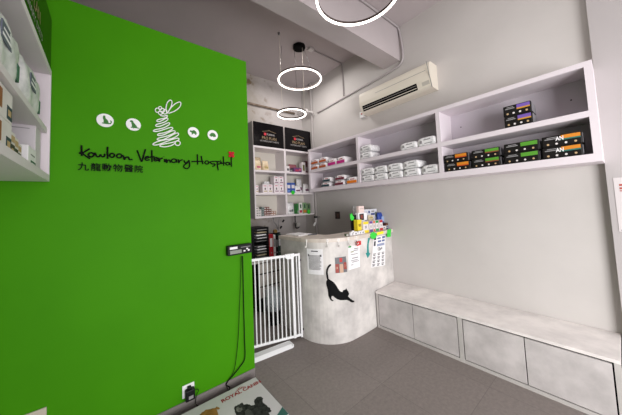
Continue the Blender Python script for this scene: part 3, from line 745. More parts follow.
# acrylic stand
x0, x1, _, z1 = px_rect(352.2, 206, 362, 228, 2.25)
t = thing('acrylic_stand', 'clear acrylic sign holder standing behind the black cup', 'sign holder', ((x0+x1)/2, 2.2, ZT))
MB().box(x0, x1, 2.248, 2.253, ZT+.005, z1).build('sheet', CLEAR, t)
f = MB(); f.box(x0, x0+.005, 2.246, 2.254, ZT, z1); f.box(x0, x1, 2.246, 2.254, z1-.005, z1); f.box(x1-.005, x1, 2.246, 2.254, ZT, z1); f.build('edge', CHROME, t)
MB().box(x0, x1, 2.225, 2.275, ZT, ZT+.004).build('foot', CLEAR, t)
# picture box with pink note
x0, x1, _, z1 = px_rect(358.2, 213, 367.5, 222, 2.1)
carton('picture_box', 'white box with dark animal picture behind the yellow box', 'box', x0, x1, 2.1, 2.15, ZT, z1, PAPER, [(.12, .62, .62, .95, mat('print_dark', (52, 42, 40), .6), 'picture'), (.25, .5, .7, .88, mat('print_redbrown', (130, 60, 50), .6), 'picture'), (.68, .92, .55, .6, GREYINK, 'print')])
x0, x1, z0, z1 = px_rect(357.6, 206.2, 363.4, 213.4, 2.12)
carton('pink_box', 'pale pink little box on top of the picture box', 'box', x0, x1, 2.105, 2.145, at(358.2, 213, 1, 2.1).z+.0008, z1, mat('pale_pink', (226, 204, 198), .6), [(.2, .8, .55, .62, GREYINK, 'print')])
# leaflet box
x0, x1, _, z1 = px_rect(363.2, 209.6, 378, 222, 2.2)
BLU = mat('print_blue_dark', (70, 80, 130), .6)
carton('leaflet_box', 'wide white leaflet box with blue print behind the counter goods', 'box', x0, x1, 2.21, 2.25, ZT, z1, mat('carton_bluish', (206, 208, 216), .55), [(.1, .3, .78, .88, BLU, 'print'), (.38, .5, .8, .92, BLU, 'print'), (.56, .84, .7, .8, BLU, 'print'), (.6, .8, .84, .92, GREYINK, 'print'), (.86, .97, .6, .85, mat('print_grey_green', (110, 130, 120), .6), 'print')])
x0, x1, z0, z1 = px_rect(368.6, 215.4, 373.6, 220, 2.16)
carton('cream_card', 'small cream card box in front of the leaflet box', 'box', x0, x1, 2.16, 2.18, ZT, z1, CARD, [(.15, .85, .8, .86, mat('print_olive', (150, 130, 30), .6), 'print'), (.15, .85, .9, .93, GREYINK, 'print')])
# blue bag
x0, x1, _, z1 = px_rect(378.2, 212.6, 385.2, 223, 2.14)
t = thing('blue_bag', 'bright blue bag of treats standing near the wall', 'bag', ((x0+x1)/2, 2.15, ZT))
mb = MB(); vs = []; fs = []; n = 12
for i in range(9):
    v = i/8; w = (x1-x0)/2*(1-.12*(1-abs(2*v-1))*0 - .04*math.sin(v*9)); d = .035*(1-v**3)+.004; z = ZT+(z1-ZT)*v
    for k in range(n):
        a = 2*PI*k/n; ca, sa = math.cos(a), math.sin(a)
        vs.append(((x0+x1)/2+math.copysign(abs(ca)**.5, ca)*w, 2.16+math.copysign(abs(sa)**.7, sa)*d, z))
for i in range(8):
    for k in range(n): fs.append([i*n+k, i*n+(k+1) % n, (i+1)*n+(k+1) % n, (i+1)*n+k])
fs += [list(range(n))[::-1], [8*n+k for k in range(n)]]
mb.add(vs, fs, True); mb.build('pouch', mat('bag_blue', (36, 64, 150), .35), t)
MB().box((x0+x1)/2-.025, (x0+x1)/2+.03, 2.121, 2.128, ZT+(z1-ZT)*.45, ZT+(z1-ZT)*.75).build('label', mat('bag_pale', (150, 172, 214), .5), t)
# brown box and neighbours near the wall
x0, x1, _, z1 = px_rect(387.4, 224.6, 392.6, 228, 2.02)
carton('white_block', 'white carton under the dark brown box by the wall', 'box', x0-.06, x0+.05, 2.05, 2.10, ZT, 1.178, CARTONW, [(.1, .4, .3, .7, GREYINK, 'print')])
carton('brown_box', 'dark brown box lying on the white carton by the wall', 'box', x0-.01, min(x1, 3.03), 2.04, 2.11, 1.1795, 1.215, mat('dark_brown_box', (72, 40, 34), .5), [(.2, .7, .4, .6, BROWN, 'print')])
carton('blue_box', 'small sky blue box at counter end touching the wall', 'box', 2.995, 3.045, 2.05, 2.10, ZT, 1.172, mat('sky_blue', (70, 130, 190), .5), [(.2, .8, .4, .6, CARTONW, 'print')])

# flat papers lying on the counter top (left arm)
t = thing('paper_sheet', 'white paper sheets lying on the left arm of the counter', 'paper', (1.93, 2.62, ZT))
MB().box(1.83, 2.04, 2.5, 2.78, ZT, ZT+.012).build('sheets', PAPER, t)
t = thing('pen', 'dark blue pen lying by the papers on counter', 'pen', (2.0, 2.47, ZT))
MB().cyl((1.95, 2.46, ZT+.006), (2.07, 2.44, ZT+.006), .0055, n=10).build('barrel', NAVY, t)
MB().cyl((2.07, 2.44, ZT+.006), (2.082, 2.438, ZT+.006), .0055, .001, n=10).build('tip', CHROME, t)

# ------------------------------------------------------------------ safety gate
g0 = Vector((1.052, 2.5656, 0)); g1 = Vector((1.749, 2.373, 0)); gd = (g1-g0); GL = gd.length; gang = math.atan2(gd.y, gd.x)
def gate_s(px, py):
    r = ray(px, py); d = gd.normalized(); n = Vector((-d.y, d.x, 0)); tt = n.dot(g0-EYE)/n.dot(r); return d.dot(EYE+r*tt-g0)
gt = thing('safety_gate', 'white barred safety gate between green wall and counter', 'gate', tuple(g0), gang, world=False)
GT = .955
MB().box(.02, GL-.012, -.012, .012, GT-.028, GT, .006).build('top_rail', GATEW, gt)
MB().box(.02, GL-.012, -.012, .012, .035, .060, .005).build('bottom_rail', GATEW, gt)
sp = gate_s(293.2, 290)
bars = [gate_s(px, 274.3) for px in (254.9, 259.1, 263.3, 267.5, 271.8, 276.1, 280.2, 284.2, 288.4)]
step_ = (bars[-1]-bars[0])/8
b0 = bars[0]
while b0 > .06: b0 -= step_; bars.insert(0, b0)
for s in bars+[gate_s(296.9, 274.3), gate_s(299.2, 274.3)]:
    MB().cyl((s, 0, .058), (s, 0, GT-.026), .0075, n=10).build('bar', GATEW, gt)
MB().box(sp-.016, sp+.016, -.016, .016, .030, GT+.002, .005).build('latch_post', GATEW, gt)
MB().box(GL-.03, GL-.008, -.014, .014, .02, GT+.004, .005).build('end_post', GATEW, gt)
MB().box(.0, .022, -.014, .014, .02, GT+.004, .005).build('end_post', GATEW, gt)
lt = MB().prism([(sp-.085, GT-.03), (sp-.06, GT-.048), (sp+.01, GT-.048), (sp+.022, GT-.02), (sp+.022, GT+.008), (sp-.085, GT+.006)], 1, -.02, .02)
lt.build('latch_handle', GATEW, gt)
MB().cyl((sp-.02, -.0205, GT-.015), (sp-.02, -.0235, GT-.015), .004, n=8).build('latch_button', GREYINK, gt)
for z in (.10, GT-.08): MB().cyl((GL-.008, 0, z), (GL+.004, 0, z), .012, n=12).build('wall_mount', BLACK, gt)
# threshold ramp
r0 = at(254.5, 361.5, 2, .0); 
t = thing('threshold_ramp', 'white threshold ramp lying on floor before the gate', 'ramp', (1.105, 2.425, 0), math.atan2(-.045, .42)*.9, world=False)
MB().prism([(-.085, 0), (-.085, .006), (-.055, .03), (.02, .03), (.02, 0)], 0, -.04, .455).build('ramp', GATEW, t)
MB().box(-.055, -.041, -.08, .018, 0, .031, .003).build('end_cap', GATEW, t)
MB().box(.456, .470, -.08, .018, 0, .031, .003).build('end_cap', GATEW, t)

# ------------------------------------------------------------------ scale platform and its display
t = thing('scale_platform', 'white floor scale platform with printed cats below green wall', 'scale', (.5, 1.8, 0))
SX0, SX1, SY_0, SY_1 = -.06, 1.004, 1.55, 2.075
MB().box(SX0, SX1, SY_0, SY_1, .012, .055, .006).build('base', mat('scale_rim', (120, 122, 124), .45, .3), t)
for x in (SX0+.08, SX1-.08):
    for y in (SY_0+.08, SY_1-.08): MB().cyl((x, y, 0), (x, y, .013), .022, n=14).build('foot', BLACK, t)
MB().box(SX0+.008, SX1-.008, SY_0+.008, SY_1-.008, .055, .0595, .002).build('mat', mat('mat_white', (206, 202, 206), .5, spec=.2, col2=(198, 194, 198), scale=6), t)
ZM_ = .0600
def fp(x, y): p = at(x, y, 2, ZM_); return (p.x, p.y)
E_ = lambda a, b: fp(190+a/5.98, 346+b/5.98)
def flat(pts, z0, z1): return MB().prism(pts, 2, z0, z1)
gc = [(388, 350), (384, 326), (398, 308), (424, 302), (438, 314), (432, 336), (452, 350), (480, 374), (486, 392), (470, 398), (478, 420), (470, 450), (440, 470), (300, 470), (286, 430), (272, 402), (264, 372), (266, 362), (282, 356), (300, 346), (312, 338), (320, 350), (346, 348), (368, 356)]
fr_ = random.Random(5)
def fluffy(pts, n=5, amp=3.2):
    out = []
    for (ax, ay), (bx_, by_) in zip(pts, pts[1:]+pts[:1]):
        L = math.hypot(bx_-ax, by_-ay); nx, ny = (by_-ay)/(L+1e-6), -(bx_-ax)/(L+1e-6)
        for k in range(n):
            d = amp*fr_.uniform(-.5, .8) if k else 0
            if L < 12: d *= .4
            out.append((ax+(bx_-ax)*k/n+nx*d, ay+(by_-ay)*k/n+ny*d))
    return out
gcm = mat('cat_grey', (62, 64, 62), .7, col2=(28, 29, 29), scale=40, spec=.1)
flat([E_(*p) for p in fluffy(gc)], .0596, .0602).build('cat_picture', gcm, t)
flat([E_(*p) for p in [(276, 372), (288, 364), (298, 372), (310, 368), (314, 380), (304, 392), (288, 396), (278, 388)]], .0600, .0605).build('cat_face', mat('cat_grey_light', (122, 122, 116), .7, col2=(74, 74, 70), scale=60), t)
flat([E_(*p) for p in [(326, 392), (344, 376), (366, 386), (384, 420), (372, 450), (340, 440)]], .0600, .0605).build('cat_chest', mat('cat_grey_mid', (74, 75, 72), .7, col2=(46, 46, 44), scale=60), t)
oc = [(64, 406), (90, 384), (126, 376), (152, 370), (158, 362), (178, 372), (174, 380), (156, 378), (166, 396), (170, 430), (150, 470), (60, 470), (40, 430)]
flat([E_(*p) for p in fluffy(oc)], .0596, .0602).build('cat_picture', mat('cat_orange', (166, 116, 62), .5, col2=(130, 84, 44), scale=30), t)
dk = [(-6, 400), (10, 392), (24, 398), (30, 415), (40, 470), (-30, 470)]
flat([E_(a-100, b+60) for a, b in dk], .0596, .0602).build('cat_picture', mat('cat_dark', (60, 56, 56), .5), t)
tx = MB(); add_text(tx, 'ROYAL CANIN', .1, frame_to((.842, 1.992, .0602), (1, 0, 0), (0, 1, 0)), width=.325, height=.038, offset=.0035); tx.build('lettering', mat('lettering_red', (150, 18, 28), .6, spec=.2), t)
cr = MB()
for k in range(-3, 4):
    x = .842+k*.0125; y = 2.026-.0012*k*k
    cr.box(x-.003, x+.003, y-.003, y+.016-.0012*k*k, .0596, .0603)
cr.box(.808, .876, 2.0175, 2.021, .0596, .0603); cr.build('crown', mat('lettering_red', (168, 40, 48), .5), t)
flat([(SX1-.01, SY_0+.09), (SX1-.01, SY_0+.01), (SX1-.16, SY_0+.01)], .0596, .0603).build('corner_print', mat('print_teal', (30, 92, 84), .5), t)

t = thing('scale_display', 'small black scale display unit mounted on green wall', 'display', (.915, YG-.03, 1.1))
MB().box(.802, 1.028, 2.118, 2.160, 1.10, 1.184, .006).build('housing', BLACK, t)
MB().box(.9, .94, 2.160, YG-.0005, 1.12, 1.16).build('bracket', BLACK, t)
MB().box(.822, .925, 2.1166, 2.119, 1.112, 1.142).build('screen', mat('lcd', (128, 134, 124), .3), t)
a = MB(); a.box(.82, .888, 2.1166, 2.119, 1.152, 1.172); a.build('label_plate', PAPER, t)
for dx_, dz_ in ((.952, 1.126), (.978, 1.142), (.992, 1.128)): MB().box(dx_-.009, dx_+.009, 2.1155, 2.119, dz_-.0065, dz_+.0065, .001).build('button', PAPER, t)
a = MB(); a.box(.92, 1.01, 2.1166, 2.119, 1.158, 1.163); a.build('print', GREYINK, t)
def wall_cable(pts, y=YG-.016): return [at(x, yy, 1, y) for x, yy in pts]
cab = wall_cable([(242.6, 256.2), (243.2, 280), (243.8, 310), (244.6, 340), (244.8, 358), (240.5, 366), (233.5, 375), (226, 384)])
cab += [Vector((.80, 2.135, .03)), Vector((.76, 2.115, .012)), Vector((.72, 2.10, .008))]
tag(MB().tube(smooth_pts(cab, 6), .0042, 8).build('display_cable', BLACKM), 'thick black cable hanging from the display to the floor', 'cable')
cab = wall_cable([(241.2, 256.2), (240.6, 280), (239.4, 310), (238.4, 335), (236.6, 355), (234.6, 368), (231, 377), (226.5, 384.5)], YG-.022)
cab += [Vector((.775, 2.12, .02)), Vector((.70, 2.105, .008)), Vector((.6, 2.1, .008)), Vector((.53, 2.12, .012))]
tag(MB().tube(smooth_pts(cab, 6), .0026, 8).build('power_cable', BLACKM), 'thin black cable hanging beside the thick one under the display', 'cable')
# socket with adapter
a, b = at(182.0, 386.5, 1, YG), at(194.2, 392.2, 1, YG)
t = thing('wall_socket', 'white wall socket low on green wall behind the adapter', 'socket', ((a.x+b.x)/2, YG, a.z-.09))
MB().box(a.x, b.x, YG-.009, YG-.0005, a.z-.088, a.z+.002, .002).build('plate', GATEW, t)
MB().box(a.x+.012, a.x+.024, YG-.012, YG-.009, a.z-.03, a.z-.014).build('switch', SIGNW, t)
cx_ = (a.x+b.x)/2+.004; zc_ = a.z-.055
t = thing('power_adapter', 'black power adapter plugged into the low wall socket', 'adapter', (cx_, YG-.012, zc_-.04))
MB().box(cx_-.032, cx_+.034, YG-.052, YG-.0125, zc_-.045, zc_+.032, .006).build('body', BLACK, t)
MB().box(cx_-.014, cx_+.012, YG-.040, YG-.0125, zc_+.032, zc_+.048, .003).build('plug', BLACK, t)
MB().box(cx_-.012, cx_+.02, YG-.0535, YG-.052, zc_-.03, zc_-.008).build('label', GREYINK, t)
c = [Vector((cx_+.02, YG-.035, zc_+.006)), Vector((cx_+.05, YG-.03, zc_+.006)), Vector((cx_+.064, YG-.026, zc_-.012)), Vector((cx_+.05, YG-.022, zc_-.04)), Vector((cx_+.042, YG-.022, .03)), Vector((cx_+.06, YG-.03, .008))]
MB().tube(smooth_pts(c, 5), .0024, 6).build('cord', BLACKM, t)
# plate at bottom left
a, b = at(47.0, 406, 1, YG), at(24, 414, 1, YG)
t = thing('wall_plate', 'beige double socket plate low at left of green wall', 'socket', (a.x-.07, YG, a.z-.09))
MB().box(a.x-.146, a.x, YG-.012, YG-.0005, a.z-.088, a.z, .003).build('plate', mat('plate_beige', (196, 188, 172), .5), t)
for k in (0, 1): MB().box(a.x-.125+.066*k, a.x-.085+.066*k, YG-.015, YG-.012, a.z-.07, a.z-.03, .002).build('socket_face', mat('plate_beige_dark', (170, 162, 148), .5), t)

# ------------------------------------------------------------------ rear cabinet with open compartments
YU = 3.6; UX0, UX1 = 1.815, 3.03
t = thing('shelf_unit', 'white six-compartment wall cabinet on the rear wall', 'shelf', ((UX0+UX1)/2, YU+.15, 1.33))
yb = YB-.001
UZ = [(1.33, 1.36), (1.705, 1.738), (2.075, 2.108), (2.468, 2.5)]
for k, (z0, z1) in enumerate(UZ):
    MB().box(UX0+.0205, UX1-.0205, YU, yb, z0, z1).build(['bottom_board', 'shelf_board', 'shelf_board', 'top_board'][k], WHITE, t)
MB().box(UX0, UX0+.02, YU, yb, 1.33, 2.5).build('side_panel', WHITE, t)
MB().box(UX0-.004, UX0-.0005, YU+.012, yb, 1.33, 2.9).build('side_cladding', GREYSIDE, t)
MB().box(UX1-.02, UX1, YU, yb, 1.33, 2.5).build('side_panel', WHITE, t)
UD = 2.412
for a, b in zip(UZ[:-1], UZ[1:]): MB().box(UD-.019, UD+.019, YU, yb, a[1]+.0005, b[0]-.0005).build('divider', WHITE, t)
MB().box(UX0+.021, UX1-.021, yb-.008, yb-.0005, 1.361, 2.467).build('back_panel', mat('cab_back', (214, 208, 198), .6), t)
for k, (a, b) in enumerate(((1.832, 2.402), (2.438, 3.012))):
    t = thing('display_sign', ['black printed panel on the rear cabinet, the one nearer the green wall', 'black printed panel on the rear cabinet, the one nearer the right wall'][k], 'sign', ((a+b)/2, YU+.02, 2.501), group='black panels above the rear cabinet')
    MB().box(a, b, YU+.006, YU+.022, 2.5015, 2.898, .002).build('panel', BLACKG, t)
    logo(t, ((a+b)/2, YU+.006, 2.665), (1, 0, 0), (0, 0, 1), .36)
MB_ = None
def ubox(name, lab, cat, x0, ytop, x1, y, zbase, m, deco, depth=.1, group=None):
    a, b = at(x0, ytop, 1, YU+.01), at(x1, ytop, 1, YU+.01)
    return carton(name, lab, cat, a.x, b.x, y, y+depth, zbase, a.z, m, deco, group)
PICW = mat('kit_box', (232, 222, 226), .55); PINK = mat('print_pink', (190, 96, 116), .6); PURP = mat('print_plum', (110, 50, 90), .6); OLV = mat('print_sand', (176, 158, 104), .6)
def kit(lab, x0, yt, x1, zb_, low=PURP, group='picture boxes in the rear cabinet'):
    return ubox('kit_box', lab, 'box', x0, yt, x1, YU+.03, zb_, PICW, [(.2, .75, .78, .86, PINK, 'print'), (.38, .6, .35, .6, mat('print_dark', (52, 42, 40), .6), 'picture'), (.2, .9, .14, .24, low, 'print')], .12, group)
zz = UZ[1][1]+.001
a1 = kit('white picture box, bottom left of the four-box block', 274.6, 184.0, 279.4, zz); a2 = kit('white picture box, bottom right of the four-box block', 279.6, 184.0, 284.2, zz)
zt = at(279, 184.0, 1, YU+.03).z+.001
kit('white picture box, top left of the four-box block', 274.4, 176.0, 279.2, zt); kit('white picture box, top right of the four-box block', 279.4, 176.0, 284.0, zt)
kit('white picture box with sand strip, left of the middle pair', 263.2, 184.2, 268.2, zz, OLV); kit('white picture box with sand strip, right of the middle pair', 268.4, 184.2, 273.2, zz, OLV)
kit('white picture box alone at the cabinet left side', 256.2, 185.2, 259.0, zz, OLV)
ubox('white_bottle_box', 'plain grey-white carton behind the four-box block', 'box', 268.5, 180.5, 274.0, YU+.16, zz, GLOSSG, [(.3, .7, .5, .6, GREYINK, 'print')], .08)
BL = mat('box_blue', (52, 84, 160), .5)
for k, (a, b) in enumerate(((287.6, 291.6), (291.8, 296.0))):
    ubox('blue_box', ['blue box with white panel beside the cabinet divider', 'blue box with white panel behind the green dot'][k], 'box', a, 182.5, b, YU+.04, zz, BL, [(.15, .85, .45, .78, CARTONW, 'panel'), (.2, .8, .12, .25, mat('box_blue_light', (120, 150, 210), .5), 'print')], .1, 'blue boxes in the rear cabinet')
p = at(293, 192.5, 1, YU-.003); tag(MB().cyl((p.x, YU-.004, p.z), (p.x, YU-.0006, p.z), .036, n=28).build('round_sticker', mat('sticker_green', (40, 190, 40), .6)), 'bright green round sticker on rear cabinet shelf edge', 'sticker')
p = at(308.8, 211.8, 1, YU-.003); tag(MB().box(p.x-.03, p.x+.03, YU-.004, YU-.0006, p.z-.036, p.z+.036, .003).build('square_sticker', mat('sticker_green', (40, 190, 40), .6)), 'bright green square sticker on lowest rear cabinet edge', 'sticker')
def ubag(lab, px, w, h, zb_, y, m, group, rz=0, deco=None):
    p = at(px, 190, 1, YU+.01)
    t = thing('product_bag', lab, 'bag', (p.x, y, zb_), rz, group=group, world=False)
    mb = MB(); vs = []; fs = []; n = 12
    for i in range(7):
        v = i/6; ww = w/2*(1-.12*v); d = .04*(1-v**2)+.004
        for k in range(n):
            a = 2*PI*k/n; ca, sa = math.cos(a), math.sin(a)
            vs.append((math.copysign(abs(ca)**.6, ca)*ww, math.copysign(abs(sa)**.8, sa)*d, h*v))
    for i in range(6):
        for k in range(n): fs.append([i*n+k, i*n+(k+1) % n, (i+1)*n+(k+1) % n, (i+1)*n+k])
    fs += [list(range(n))[::-1], [6*n+k for k in range(n)]]
    mb.add(vs, fs, True).build('pouch', m, t)
    MB().box(-w*.25, w*.25, -.043, -.03, h*.2, h*.4).build('label', deco or PURP, t)
    return t
GB = 'bags in the rear cabinet'
ubag('grey white bag standing right of the blue boxes', 299.5, .17, .13, zz, YU+.09, GLOSSG, GB); ubag('grey white bag with plum label, tall, near cabinet right side', 304.0, .13, .27, zz, YU+.16, GLOSSG, GB); ubag('grey white bag with plum label at the cabinet right side, front', 308.2, .14, .17, zz, YU+.08, GLOSSG, GB)
# top row
zz = UZ[2][1]+.001
CREAM = mat('cream_bag', (228, 212, 184), .6, col2=(206, 178, 140), scale=16)
ubag('cream paper bag leaning at left of top compartment', 259.6, .13, .16, zz, YU+.06, CREAM, 'cream bags in the top compartment', .1, PINK)
ubag('cream paper bag in the middle of the cream heap', 263.4, .15, .24, zz, YU+.19, CREAM, 'cream bags in the top compartment', .15, OLV)
ubag('cream paper bag at right of the cream heap', 267.6, .13, .165, zz, YU+.07, CREAM, 'cream bags in the top compartment', .1, OLV)
ubox('white_jar_box', 'small white box with grey print at left of top right compartment', 'box', 287.2, 165.6, 290.4, YU+.04, zz, CARTONW, [(.2, .8, .2, .6, INK, 'print')], .08)
ubox('dark_box', 'low dark box between white box and purple pack', 'box', 290.6, 168.0, 294.2, YU+.05, zz, mat('dark_box', (62, 56, 66), .5), [(.2, .8, .3, .6, GREYINK, 'print')], .08)
ubox('purple_pack', 'low purple and pink pack in top right compartment', 'box', 294.6, 167.2, 302.6, YU+.04, zz, mat('purple_pack', (104, 60, 104), .5), [(.2, .6, .2, .6, mat('print_crimson', (170, 50, 80), .5), 'print'), (.65, .9, .4, .8, PINK, 'print')], .09)
ubag('rose coloured bag behind the purple pack', 299.6, .19, .17, zz, YU+.2, mat('rose_bag', (190, 120, 128), .5, col2=(150, 80, 90), scale=20), GB, 0, CARTONW)
ubox('olive_jar_box', 'upright white box with olive oval in top right compartment', 'box', 303.0, 161.8, 306.6, YU+.05, zz, CARTONW, [(.25, .75, .2, .75, mat('print_olive2', (100, 96, 46), .6), 'picture')], .08)
ubox('dark_bottle_box', 'slim dark red box at right end of top right compartment', 'box', 306.9, 160.6, 308.8, YU+.05, zz, mat('dark_red_box', (70, 24, 34), .5), [(.2, .8, .15, .5, GREYINK, 'print')], .08)
# bottom row: little vial boxes
zz = UZ[0][1]+.001
VB = [mat('vial_white', (220, 214, 210), .6), mat('vial_grey', (120, 136, 132), .6), mat('vial_brown', (110, 70, 62), .6), mat('vial_tan', (150, 112, 94), .6)]
cols_ = [(257.6, 4, 0), (260.0, 3, 0), (263.0, 4, 1), (265.6, 4, 2), (268.0, 4, 2), (270.2, 3, 2), (272.4, 2, 3), (274.6, 2, 3)]
vn = ['bottom', 'second', 'third', 'top']
proto = {}
for ci, (px, n, k) in enumerate(cols_):
    p = at(px, 212, 1, YU+.04)
    for r in range(n):
        lab = f'tiny {["white", "grey-green", "brown", "tan"][k]} medicine box, {vn[r] if r < n-1 else "top"} of stack {["nearest cabinet side", "second from cabinet side", "third from cabinet side", "fourth from cabinet side", "fifth from cabinet side", "sixth from cabinet side", "seventh from cabinet side", "farthest from cabinet side"][ci]}'
        if k not in proto:
            tt = thing('medicine_box', lab, 'box', world=False); proto[k] = tt
            MB().box(-.026, .026, 0, .08, 0, .036, .002).build('carton', VB[k], tt)
            MB().box(-.018, .012, -.0008, .002, .008, .018).build('print', INK if k < 2 else CARTONW, tt)
            MB().box(-.018, .018, -.0008, .002, .022, .027).build('print', GREYINK if k < 2 else VB[3-k if k == 3 else 3], tt)
            o = tt
        else: o = copy_tree(proto[k])
        o.location = (p.x+random.uniform(-.004, .004), YU+.04+random.uniform(0, .006), zz+.037*r); o['label'] = lab; o['group'] = 'medicine boxes in the lowest left compartment'
ubag('silver white bag leaning at left of lowest right compartment', 290.4, .11, .2, zz, YU+.07, GLOSSG, GB, .08, GREYINK)
ubag('white bag with dark green top in lowest right compartment', 294.6, .15, .21, zz, YU+.17, GLOSSW, GB, -.1, DKGREEN)
for k, (a, b, yt, mm, dd) in enumerate(((298.4, 299.8, 203.6, mat('book_green', (40, 130, 50), .5), GREYINK), (300.2, 303.6, 202.8, mat('book_white', (220, 222, 214), .5), mat('print_crimson', (170, 50, 80), .5)), (304.0, 307.8, 202.6, mat('book_green2', (120, 150, 110), .5), mat('print_amber', (186, 120, 50), .5)), (308.2, 311.6, 203.4, mat('book_moss', (96, 118, 84), .5), mat('print_amber', (186, 120, 50), .5)))):
    ubox('food_pouch', ['slim bright green upright pack in lowest right compartment', 'white upright pack with crimson patch in lowest right compartment', 'pale green pack with amber foot, left of the two amber ones', 'moss green pack with amber foot at cabinet right end'][k], 'pack', a, yt, b, YU+.05, zz, mm, [(.1, .9, .08, .32, dd, 'print'), (.3, .7, .5, .85, mat('print_dark_green2', (30, 70, 50), .5), 'print')], .1, 'upright packs in the lowest right compartment')

# ------------------------------------------------------------------ desk behind the gate
t = thing('desk', 'grey-white work desk behind the safety gate', 'desk', (2.1, 3.55, 0))
MB().box(1.5, 2.9, 3.28, 3.88, .708, .738, .003).build('desktop', mat('desk_top', (196, 190, 184), .5), t)
for x in (1.52, 2.84): MB().box(x, x+.03, 3.30, 3.86, 0, .7075).build('leg', GREYSIDE, t)
t = thing('drawer_pedestal', 'white three-drawer pedestal under the desk', 'drawers', (1.9, 3.5, 0))
px0, px1 = 1.690, 2.135
MB().box(px0, px1, 3.33, 3.80, .205, .703).build('carcass', DARKGAP, t)
DRW = mat('drawer_white', (204, 196, 188), .5)
for z0, z1 in ((.555, .690), (.372, .535), (.21, .352)): MB().box(px0+.002, px1-.002, 3.31, 3.3295, z0, z1, .003).build('drawer', DRW, t)
MB().box(px0+.03, px1-.03, 3.36, 3.77, 0, .2045).build('dark_base', BLACKM, t)  # plain black box closing the space below the drawers
# waste bin
bc = (1.70, 2.935)
t = thing('waste_bin', 'black waste bin with clear plastic liner behind gate', 'bin', (bc[0], bc[1], 0))
MB().lathe([(.080, 0), (.095, .20), (.098, .22), (.094, .22), (.078, .01)], (bc[0], bc[1], 0), 24).build('bucket', BLACKM, t)
ln = MB(); vs = []; fs = []; n = 28; prof = [(.099, .18), (.102, .23), (.100, .36), (.106, .43), (.103, .44), (.094, .37), (.092, .24)]
for r, z in prof:
    for k in range(n):
        a = 2*PI*k/n; w = 1+.04*math.sin(5*a)+.03*math.sin(11*a+z*20)
        vs.append((bc[0]+r*w*math.cos(a), bc[1]+r*w*math.sin(a), z))
for i in range(len(prof)-1):
    for k in range(n): fs.append([i*n+k, i*n+(k+1) % n, (i+1)*n+(k+1) % n, (i+1)*n+k])
ln.add(vs, fs, True); ln.build('liner', mat('liner_plastic', (206, 214, 218), .25, alpha=.3), t)
# tray tower
t = thing('document_trays', 'black stacked document tray tower filled with papers', 'tray tower', (1.8, 3.55, .7385))
tx0, tx1, ty0 = 1.655, 1.928, 3.40
n = 11; hh = (1.195-.7395)/n
sd = MB()
for x in (tx0, tx1-.006): sd.box(x, x+.006, ty0+.01, ty0+.33, .7395, 1.195)
for dx_ in (tx0, tx1-.03): sd.box(dx_, dx_+.03, ty0, ty0+.0095, .7395, 1.195)
sd.build('frame', BLACK, t)
for k in range(n):
    z = .7395+k*hh
    MB().box(tx0+.0065, tx1-.0065, ty0-.012, ty0+.32, z, z+.012).build('tray', BLACK, t)
    if k not in (5,):
        ww = .05+.07*random.random()
        MB().box(tx0+.06+.02*random.random(), tx1-.034-.03*random.random(), ty0-.010+.008*random.random(), ty0+.30, z+.0125, z+.0125+.006+.013*random.random()).build('papers', [PAPER, CARD, GREYSIDE, PAPER][k % 4], t)
MB().box(tx0, tx1, ty0, ty0+.33, 1.1955, 1.205).build('lid', BLACK, t)
def binder(lab, x0, x1, h, m, lm, d=.28, y=3.42):
    t = thing('binder', lab, 'binder', ((x0+x1)/2, y, .7385), group='binders on the rear desk')
    MB().box(x0, x1, y, y+d, .7385, .7385+h, .003).build('cover', m, t)
    MB().box(x0+(x1-x0)*.2, x1-(x1-x0)*.2, y-.0012, y+.002, .7385+h*.45, .7385+h*.82).build('spine_label', lm, t)
    MB().cyl((x0+(x1-x0)*.5, y-.0016, .7385+h*.18), (x0+(x1-x0)*.5, y+.001, .7385+h*.18), .011, n=14).build('finger_ring', CHROME, t)
binder('red lever arch binder beside the tray tower', 1.940, 2.016, .345, mat('binder_red', (176, 24, 38), .45), PAPER)
binder('narrow white binder right of the red one', 2.020, 2.056, .33, PAPER, GREYINK)
binder('black binder right of the white one', 2.060, 2.098, .305, BLACK, GREYINK)
binder('dark green binder with white spine label, last in row', 2.102, 2.156, .335, mat('binder_green', (30, 62, 54), .45), PAPER)
t = thing('pump_bottle', 'small white bottle with purple label at end of binders', 'bottle', (2.205, 3.36, .7385))
MB().lathe([(.027, 0), (.030, .004), (.030, .10), (.018, .118), (.016, .125)], (2.205, 3.36, .7385), 18).build('body', SIGNW, t)
MB().lathe([(.0306, .02), (.0306, .085)], (2.205, 3.36, .7385), 18).build('label', mat('bottle_purple', (84, 64, 150), .5), t)
MB().lathe([(.019, .1255), (.019, .148), (.016, .15)], (2.205, 3.36, .7385), 16).build('cap', SIGNW, t)
# tape dispenser on the binders
t = thing('tape_dispenser', 'brown and black tape dispenser lying on the binders', 'dispenser', (2.09, 3.46, 1.075))
MB().box(2.045, 2.17, 3.45, 3.50, 1.0745, 1.094, .005).build('base', BLACK, t)
MB().cyl((2.085, 3.452, 1.116), (2.085, 3.49, 1.116), .030, n=20).build('tape_roll', mat('tape_brown', (130, 104, 52), .5), t)
